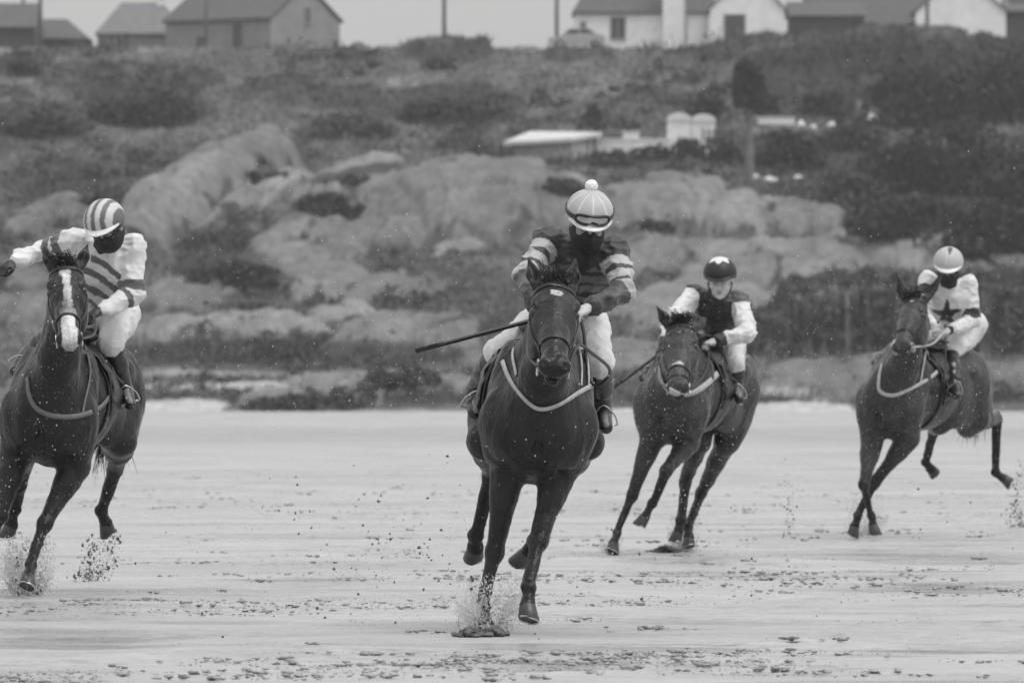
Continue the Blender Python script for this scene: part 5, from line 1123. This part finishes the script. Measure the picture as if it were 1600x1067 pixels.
for u_ in (905, 918, 929): b = MB(); b.box(at(u_, 236, d0-.1+(u_-905)*.06), (.10, .12, 1.5)); b.build('post', M['dark_wall'], root)
dw = hd_at(1060, 236, 1.2); print('shed', d0, 'wall', dw)
b = MB(); c0, c1 = at(936, 226, dw), at(1046, 226, dw); b.box((c0+c1)/2+A(0, 0, -.1), (c1[0]-c0[0], .3, .75)); b.box((c0+c1)/2+A(0, 0, .32), (c1[0]-c0[0]+.1, .42, .09)); wl = b.build('boundary_wall', M['concrete'], None); tag(wl, 'low whitewashed wall between the pale shed and the arched huts', 'wall')
b = MB(); c0 = at(1015, 243, dw-.6); b.box(c0+A(.0, 0, -.1), (1.9, .3, 1.0)); wl = b.build('retaining_wall', M['concrete'], None); tag(wl, 'short whitewashed wall stub dipping between the shrubs', 'wall')
b = MB(); b.box(at(986, 212, dw+.3), (.95, .8, .42)); b.box(at(986, 206, dw+.3), (1.05, .9, .06)); o = b.build('trough', M['concrete'], None); tag(o, 'small pale block standing on the whitewashed wall', 'trough')
for k, (u_, yt, wp, lb) in enumerate(((1061, 178, 36, 'taller arched white hut left of its twin'), (1099, 180, 37, 'arched white hut with a dark railing in front'))):
    sc_ = dw/FPX; o = at(u_, 228, dw); w2 = wp*.5*sc_; hh = (228-yt-10)*sc_; root = empty('arched_hut', o); tag(root, lb, 'hut', 'pair of arched white huts')
    prof = [(-w2, -.4), (w2, -.4), (w2, hh)]+[(w2*math.cos(t), hh+.40*math.sin(t)) for t in np.linspace(.15, math.pi-.15, 12)]+[(-w2, hh)]
    def ext(pr, y0, y1, nm, mt, par):
        b = MB(); n = len(pr); V = [o+A(x, y0, z) for x, z in pr]+[o+A(x, y1, z) for x, z in pr]; c_ = np.mean([A(x, 0, z) for x, z in pr], 0); V += [o+c_+A(0, y0, 0), o+c_+A(0, y1, 0)]
        b.add(V, [[i, (i+1) % n, n+(i+1) % n, n+i] for i in range(n)]+[[2*n, (i+1) % n, i, i] for i in range(n)]+[[2*n+1, n+i, n+(i+1) % n, n+(i+1) % n] for i in range(n)]); return b.build(nm, mt, par)
    ext(prof, 0, 1.6, 'wall', M['wall_white'], root)
    ext([(-w2-.05, hh-.02), (w2+.05, hh-.02)]+[((w2+.05)*math.cos(t), hh+.46*math.sin(t)) for t in np.linspace(.02, math.pi-.02, 14)], -.08, -.004, 'arch_trim', M['concrete'], root)
root = empty('railing', at(1120, 228, dw-.8)); tag(root, 'small dark railing in front of the right arched hut', 'railing')
for u_ in range(1098, 1144, 9): b = MB(); b.box(at(u_, 214, dw-.8), (.09, .09, 1.1)); b.build('post', M['dark_wall'], root)
for y_ in (207, 214): b = MB(); b.box(at(1120, y_, dw-.86), (1.75, .05, .08)); b.build('rail', M['dark_wall'], root)
b = MB(); b.box(at(1213, 190, dw+6), (2.2, .8, .34)); b.box(at(1213, 184, dw+6), (2.35, .9, .05)); o = b.build('stone_wall', M['wall_white'], None); tag(o, 'short white wall top just right of the tree', 'wall')
def stone(u_, y_, wp, hp, lb, seed, d=None, m_='concrete'):
    p_ = hill_at(u_, y_)[0] if d is None else at(u_, y_, d); sc_ = p_[1]/FPX; S_ = SDF(.05, .12); rn = np.random.default_rng(seed)
    for i in range(5): S_.ell(p_+rn.uniform(-1, 1, 3)*A(wp*.22, wp*.15, hp*.18)*sc_, A(wp*.3, wp*.3, hp*.45)*sc_*rn.uniform(.75, 1.1, 3))
    o = S_.build('boulder', M[m_], None, p_, None, lambda V: .05*fbm(V, 3, seed, 3)); tag(o, lb, 'boulder', 'white stones above the rocks')
for k, (u_, y_, wp, hp, lb) in enumerate(((1360, 190, 42, 24, 'largest bright white stone at the right end of the stone row'), (1325, 196, 24, 16, 'white stone second from the right end of the upper row'), (1300, 200, 20, 16, 'white stone in the middle of the upper row'), (1272, 204, 18, 15, 'white stone left of the middle of the upper row'), (1252, 196, 16, 14, 'white stone at the left end of the upper row'),
    (1180, 280, 14, 10, 'pale stone at the foot of the pale-trunked tree'), (1205, 284, 24, 12, 'pale flat stone in the lower row near the tree'), (1248, 281, 14, 12, 'small pale stone at the right end of the lower row'))): stone(u_, y_, wp, hp, lb, 400+k)
# fence posts along the dark bank
for k, (u_, yb, yt, lean, lb) in enumerate(((1243, 512, 472, .0, 'short dark fence post beside the leaning one on the bank'), (1260, 512, 466, .02, 'thin fence post second from the left on the dark bank'), (1274, 510, 458, .0, 'thin tall fence post in the middle of the dark bank'), (1304, 500, 456, .0, 'thick dark fence post on the bank'), (1334, 490, 450, .03, 'fence post on the bank, nearest the right horse head'), (1553, 395, 352, -.25, 'pale leaning stake above the last jockey'), (1573, 540, 470, 0., 'dark post on the rock face at the right edge'))):
    o = at(u_, yb, 408) if yb > 420 else hill_at(u_, yb)[0]; h = (yb-yt)*o[1]/FPX; b = MB(); b.tube([o-A(0, 0, .5), o+A(lean*h, 0, h*.5), o+A(lean*2*h*.5, 0, h)], [.11, .10, .08], 8, .05); p_ = b.build('fence_post', M['bark'], None, org=o, smooth=True); tag(p_, lb, 'fence post', 'fence posts on the bank')

# ------------------------------------------------------------------ churned clods, splashes, spray
M['clod'] = mat('wet_clods', .30, .5, noise=.35, nscale=9); M['clod_heap'] = mat('dug_sand', .10, .5, noise=.4, nscale=12); M['clod_dark'] = mat('flying_wet_sand', .07, .45, noise=.3, nscale=20)
M['water'] = mat('splash_water', .82, .2, .6, trans=.15)
M['film'] = mat('water_film', .85, .25, .6, trans=.2)
_t = M['film'].node_tree; _n = _t.nodes.new('ShaderNodeTexNoise'); _n.inputs['Scale'].default_value = 26; _n.inputs['Detail'].default_value = 5; _c = _t.nodes.new('ShaderNodeTexCoord'); _t.links.new(_c.outputs['Object'], _n.inputs['Vector'])
_r = _t.nodes.new('ShaderNodeMapRange'); _r.inputs['From Min'].default_value = .38; _r.inputs['From Max'].default_value = .70; _r.inputs['To Max'].default_value = .85; _t.links.new(_n.outputs['Fac'], _r.inputs['Value']); _t.links.new(_r.outputs[0], _t.nodes['Principled BSDF'].inputs['Alpha'])
OCT = np.array([[1, 0, 0], [-1, 0, 0], [0, 1, 0], [0, -1, 0], [0, 0, 1], [0, 0, -1]], float)
OF = np.array([[0, 2, 4], [2, 1, 4], [1, 3, 4], [3, 0, 4], [2, 0, 5], [1, 2, 5], [3, 1, 5], [0, 3, 5]])
def _ico():
    V = list(OCT); F = []; c = {}
    def md(a, b):
        k = (min(a, b), max(a, b))
        if k not in c: c[k] = len(V); V.append(nrm(V[a]+V[b]))
        return c[k]
    for a, b, d in OF: ab, bd, da = md(a, b), md(b, d), md(d, a); F += [[a, ab, da], [b, bd, ab], [d, da, bd], [ab, bd, da]]
    return np.array(V), np.array(F)
IV, IF = _ico()
def drops(name, P, S_, m_, seed, rough_=.3, label=None, cat=None, kind='stuff'):
    r_ = np.random.default_rng(seed); N = len(P); S_ = np.asarray(S_); S_ = S_ if S_.ndim == 2 else np.repeat(S_[:, None], 3, 1)
    V = IV[None]*(1+rough_*r_.uniform(-1, 1, (N, len(IV), 1)))*S_[:, None, :]; a = r_.uniform(0, 6.28, N); c, s_ = np.cos(a), np.sin(a)
    V = np.stack([V[..., 0]*c[:, None]-V[..., 1]*s_[:, None], V[..., 0]*s_[:, None]+V[..., 1]*c[:, None], V[..., 2]], -1)+P[:, None]
    F = (IF[None]+(np.arange(N)*len(IV))[:, None, None]).reshape(-1, 3); o = mk(name, V.reshape(-1, 3), F, m_, None, P.mean(0)*A(1, 1, 0)); tag(o, label, cat, None, kind); return o
r_ = np.random.default_rng(77); N = 15000; v_ = 640+(1075-640)*r_.random(N)**.72; d_ = CAMZ*FPX/(v_-600); keep = d_ < 115; d_ = d_[keep]; x_ = r_.uniform(-.066, .066, len(d_))*d_
P = np.stack([x_, d_, 0*d_], 1); cl_ = fbm(P, .30, 201, 3)+.6*fbm(P, 1.4, 211, 2); keep = cl_ > .22+.8*(r_.random(len(P))-.4); P = P[keep]; s_ = .003+.013*r_.random(len(P))**5
P[:, 2] = np.array([ground(x, y) for x, y in P[:, :2]])+s_*.2
Pm = np.repeat(P, 3, 0)+r_.normal(0, 1, (len(P)*3, 3))*A(.05, .05, .003); sm = np.repeat(s_, 3)*r_.uniform(.4, 1, len(P)*3)
drops('sand_clods', Pm, np.stack([sm*2.2, sm*2.0, sm*.75], 1), M['clod'], 3, .6)

def splash(label, c, rad, hgt, n, seed, fine=.8, dark=0, fil=0, lean=(0, 0), film=0):
    """water thrown up round a hoof: droplets and torn strands, with clots of sand where the hoof digs in"""
    r_ = np.random.default_rng(seed); c = A(*c)
    def cloud(n, sp=1.):
        a = r_.uniform(0, 2*math.pi, n); t = r_.random(n)**.8; out = rad*(.25+.75*t)*r_.uniform(.5, 1.15, n)*sp; z = hgt*4*t*(1-t*.72)*r_.random(n)**1.1*.8
        return c+np.stack([np.cos(a)*out+lean[0]*z, np.sin(a)*out*.8+lean[1]*z, z+.005], 1)
    P = cloud(n); S_ = (.0018+.0055*r_.random(n)**3)*fine; o = drops('water_splash', P, np.stack([S_, S_, S_*r_.uniform(1, 2.2, n)], 1), M['water'], seed, .1, label, 'splash')
    V = []; F = []; k0 = 0
    for i in range(fil):
        a = r_.uniform(0, 6.28); r0 = rad*r_.uniform(.15, .6); p = c+A(math.cos(a)*r0, math.sin(a)*r0*.8, .0); d = A(math.cos(a)*r_.uniform(.1, 1), math.sin(a)*r_.uniform(.1, .8), r_.uniform(.8, 2.2)); L = hgt*r_.uniform(.2, .75); wv = r_.normal(0, .02, 3)
        s_ = nrm(np.cross(d, r_.normal(0, 1, 3))); n_ = np.cross(nrm(d), s_); w0 = r_.uniform(.002, .007)
        for t in np.linspace(0, 1, 7):
            q = p+nrm(d+A(lean[0], lean[1], 0))*L*t+wv*math.sin(t*5)-A(0, 0, .25*L*t*t); w_ = w0*(1-.75*t)*(1+.5*math.sin(t*13+i)); V += [q-s_*w_, q+n_*w_*.7, q+s_*w_, q-n_*w_*.7]
        for j_ in range(6):
            for e_ in range(4): F.append([k0+j_*4+e_, k0+j_*4+(e_+1) % 4, k0+j_*4+4+(e_+1) % 4, k0+j_*4+4+e_])
        k0 = len(V)
    if film:      # thin torn sheets of water leaning outwards
        V2 = []; F2 = []
        for i in range(film):
            a0 = r_.uniform(0, 6.28); wa = r_.uniform(.5, 1.0); hh = hgt*r_.uniform(.45, 1.0); k2 = len(V2); nA_, nH = 12, 8; ph = r_.uniform(0, 6)
            for p_ in range(nH+1):
                t = p_/nH
                for q_ in range(nA_+1):
                    a = a0+wa*(q_/nA_-.5)*(1-.3*t); ro = rad*(.25+.75*t**1.4)*(1+.08*math.sin(9*a+ph)); edge_ = 1-.5*abs(q_/nA_-.5)*2+.12*math.sin(17*a+ph)
                    z = hh*edge_*(t*1.6-.6*t*t); V2.append(c+A(math.cos(a)*ro+lean[0]*z, math.sin(a)*ro*.8+lean[1]*z, z))
            for p_ in range(nH):
                for q_ in range(nA_): b0 = k2+p_*(nA_+1)+q_; F2.append([b0, b0+1, b0+nA_+2, b0+nA_+1])
        b = MB(); b.add(V2, F2); b.build('water_sheet', M['film'], o, smooth=True)
    if fil: b = MB(); b.add(V, F); b.build('water_strands', M['water'], o, smooth=True)
    if dark: P = cloud(dark, .9); q_ = r_.integers(0, max(6, dark//9), dark); P = np.where(r_.random((dark, 1)) < .6, P[q_]+r_.normal(0, .012, (dark, 3))*A(1, 1, 1.6), P); P[:, 2] = np.abs(P[:, 2]); S_ = .0012+.0062*r_.random(dark)**4; d2 = drops('flung_sand', P, np.stack([S_, S_, S_*r_.uniform(.7, 1.9, dark)], 1), M['clod_dark'], seed+1, .6); d2.parent = o; d2.location = Vector(d2['_org'])-o.location
    return o
def gpt(px, py): d = CAMZ*FPX/(py-HOR); return A((px-800)/FPX*d, d, 0)
splash('big splash with dark sand round the planted hoof of the leftmost horse', gpt(42, 928), .17, .30, 2600, 1, dark=300, fil=70, film=12)
splash('pale water burst round the planted hoof of the leading horse', gpt(756, 986), .20, .25, 4200, 2, dark=90, fil=50, lean=(.25, 0), fine=.5, film=14)
splash('bright ring of water round the planted hind hoof of the mottled horse', gpt(1068, 860), .12, .24, 1600, 3, dark=30, fil=70, film=5)
splash('small splash at the leading front hoof of the mottled horse', gpt(955, 864), .09, .10, 300, 4, dark=30, fil=20, film=3)
splash('droplets round the crossed front hooves of the rightmost horse', gpt(1352, 836), .18, .26, 1500, 5, dark=20, fil=30, film=5, fine=.6)
splash('sand and water kicked up behind the rightmost horse', gpt(1585, 826), .16, .55, 250, 6, dark=640, lean=(.25, 0))
splash('dark sand flung up behind the leftmost horse', gpt(140, 908), .16, .26, 200, 7, dark=640, lean=(.35, 0))
splash('thin scatter of sand and drops between the two right-hand horses', gpt(1235, 840), .07, .45, 60, 8, dark=110)
# dug-out clod beside the mottled horse, churned heap by the leading horse
for (u_, y_, wp, hp, lb, sd_) in ((1040, 860, 46, 12, 'dark dug-out clod of sand beside the planted hind hoof', 1), (735, 990, 40, 12, 'churned heap of sand beside the planted hoof of the leading horse', 2), (770, 988, 30, 10, 'smaller heap of sand right of the planted hoof of the leading horse', 3)):
    p_ = gpt(u_, y_+2); sc_ = p_[1]/FPX; rn = np.random.default_rng(sd_); n_ = 260; q_ = rn.normal(0, 1, (n_, 3))*A(wp*.26*sc_, .07, 0); hh_ = np.exp(-(q_[:, 0]/(wp*.3*sc_))**2)
    q_[:, 2] = rn.random(n_)*hp*sc_*.8*hh_; s2 = .004+.014*rn.random(n_)**2; drops('sand_heap', p_+q_, np.stack([s2*1.5, s2*1.5, s2*.8], 1), M['clod_heap'], sd_, .6, lb, 'sand heap')
# flying bits of wet sand in the air, mostly behind the leading horse
r_ = np.random.default_rng(9); N = 450; d_ = r_.uniform(38, 62, N); u_ = np.concatenate([r_.normal(640, 95, 260), r_.uniform(0, 1600, 190)]); z_ = np.abs(r_.normal(0, .32, N))+.02
P = np.stack([(u_-800)/FPX*d_, d_, z_], 1); P = np.vstack([P]+[P[:26]+r_.normal(0, 1, (26, 3))*A(.018, .02, .022)*(1+i*.25) for i in range(7)]); N = len(P); drops('flying_sand', P, .0015+.0065*r_.random(N)**5, M['clod_dark'], 10, .55, 'bits of wet sand flying through the air behind the hooves', 'flying sand')
# fine spray hanging over the course
r_ = np.random.default_rng(19); N = 8000; d_ = r_.uniform(36, 66, N); u_ = r_.uniform(-20, 1620, N); cen = r_.choice([40, 330, 560, 700, 1010, 1260, 1540], N); u_ = np.where(r_.random(N) < .6, cen+r_.normal(0, 70, N), u_); z_ = np.abs(r_.normal(.9, .65, N))
P = np.stack([(u_-800)/FPX*d_, d_, z_], 1); S_ = .0011+.0017*r_.random(N)**4; drops('spray', P, np.stack([S_, S_, S_*1.3], 1), M['water'], 11, .1, 'fine bright spray droplets hanging in the air over the course', 'spray')

# ------------------------------------------------------------------ damp sea air
b = MB(); b.box((0, 330, 19), (400, 760, 44)); hz = b.build('haze', None, None, org=A(0, 330, 0)); hz.data.materials.clear()
hm = bpy.data.materials.new('haze'); hm.use_nodes = True; t = hm.node_tree; t.nodes.remove(t.nodes['Principled BSDF']); pv = t.nodes.new('ShaderNodeVolumePrincipled'); pv.inputs['Color'].default_value = (.9, .9, .9, 1); pv.inputs['Density'].default_value = .00022; pv.inputs['Anisotropy'].default_value = .1
t.links.new(pv.outputs[0], [n for n in t.nodes if n.type == 'OUTPUT_MATERIAL'][0].inputs['Volume']); hz.data.materials.append(hm); tag(hz, kind='stuff')
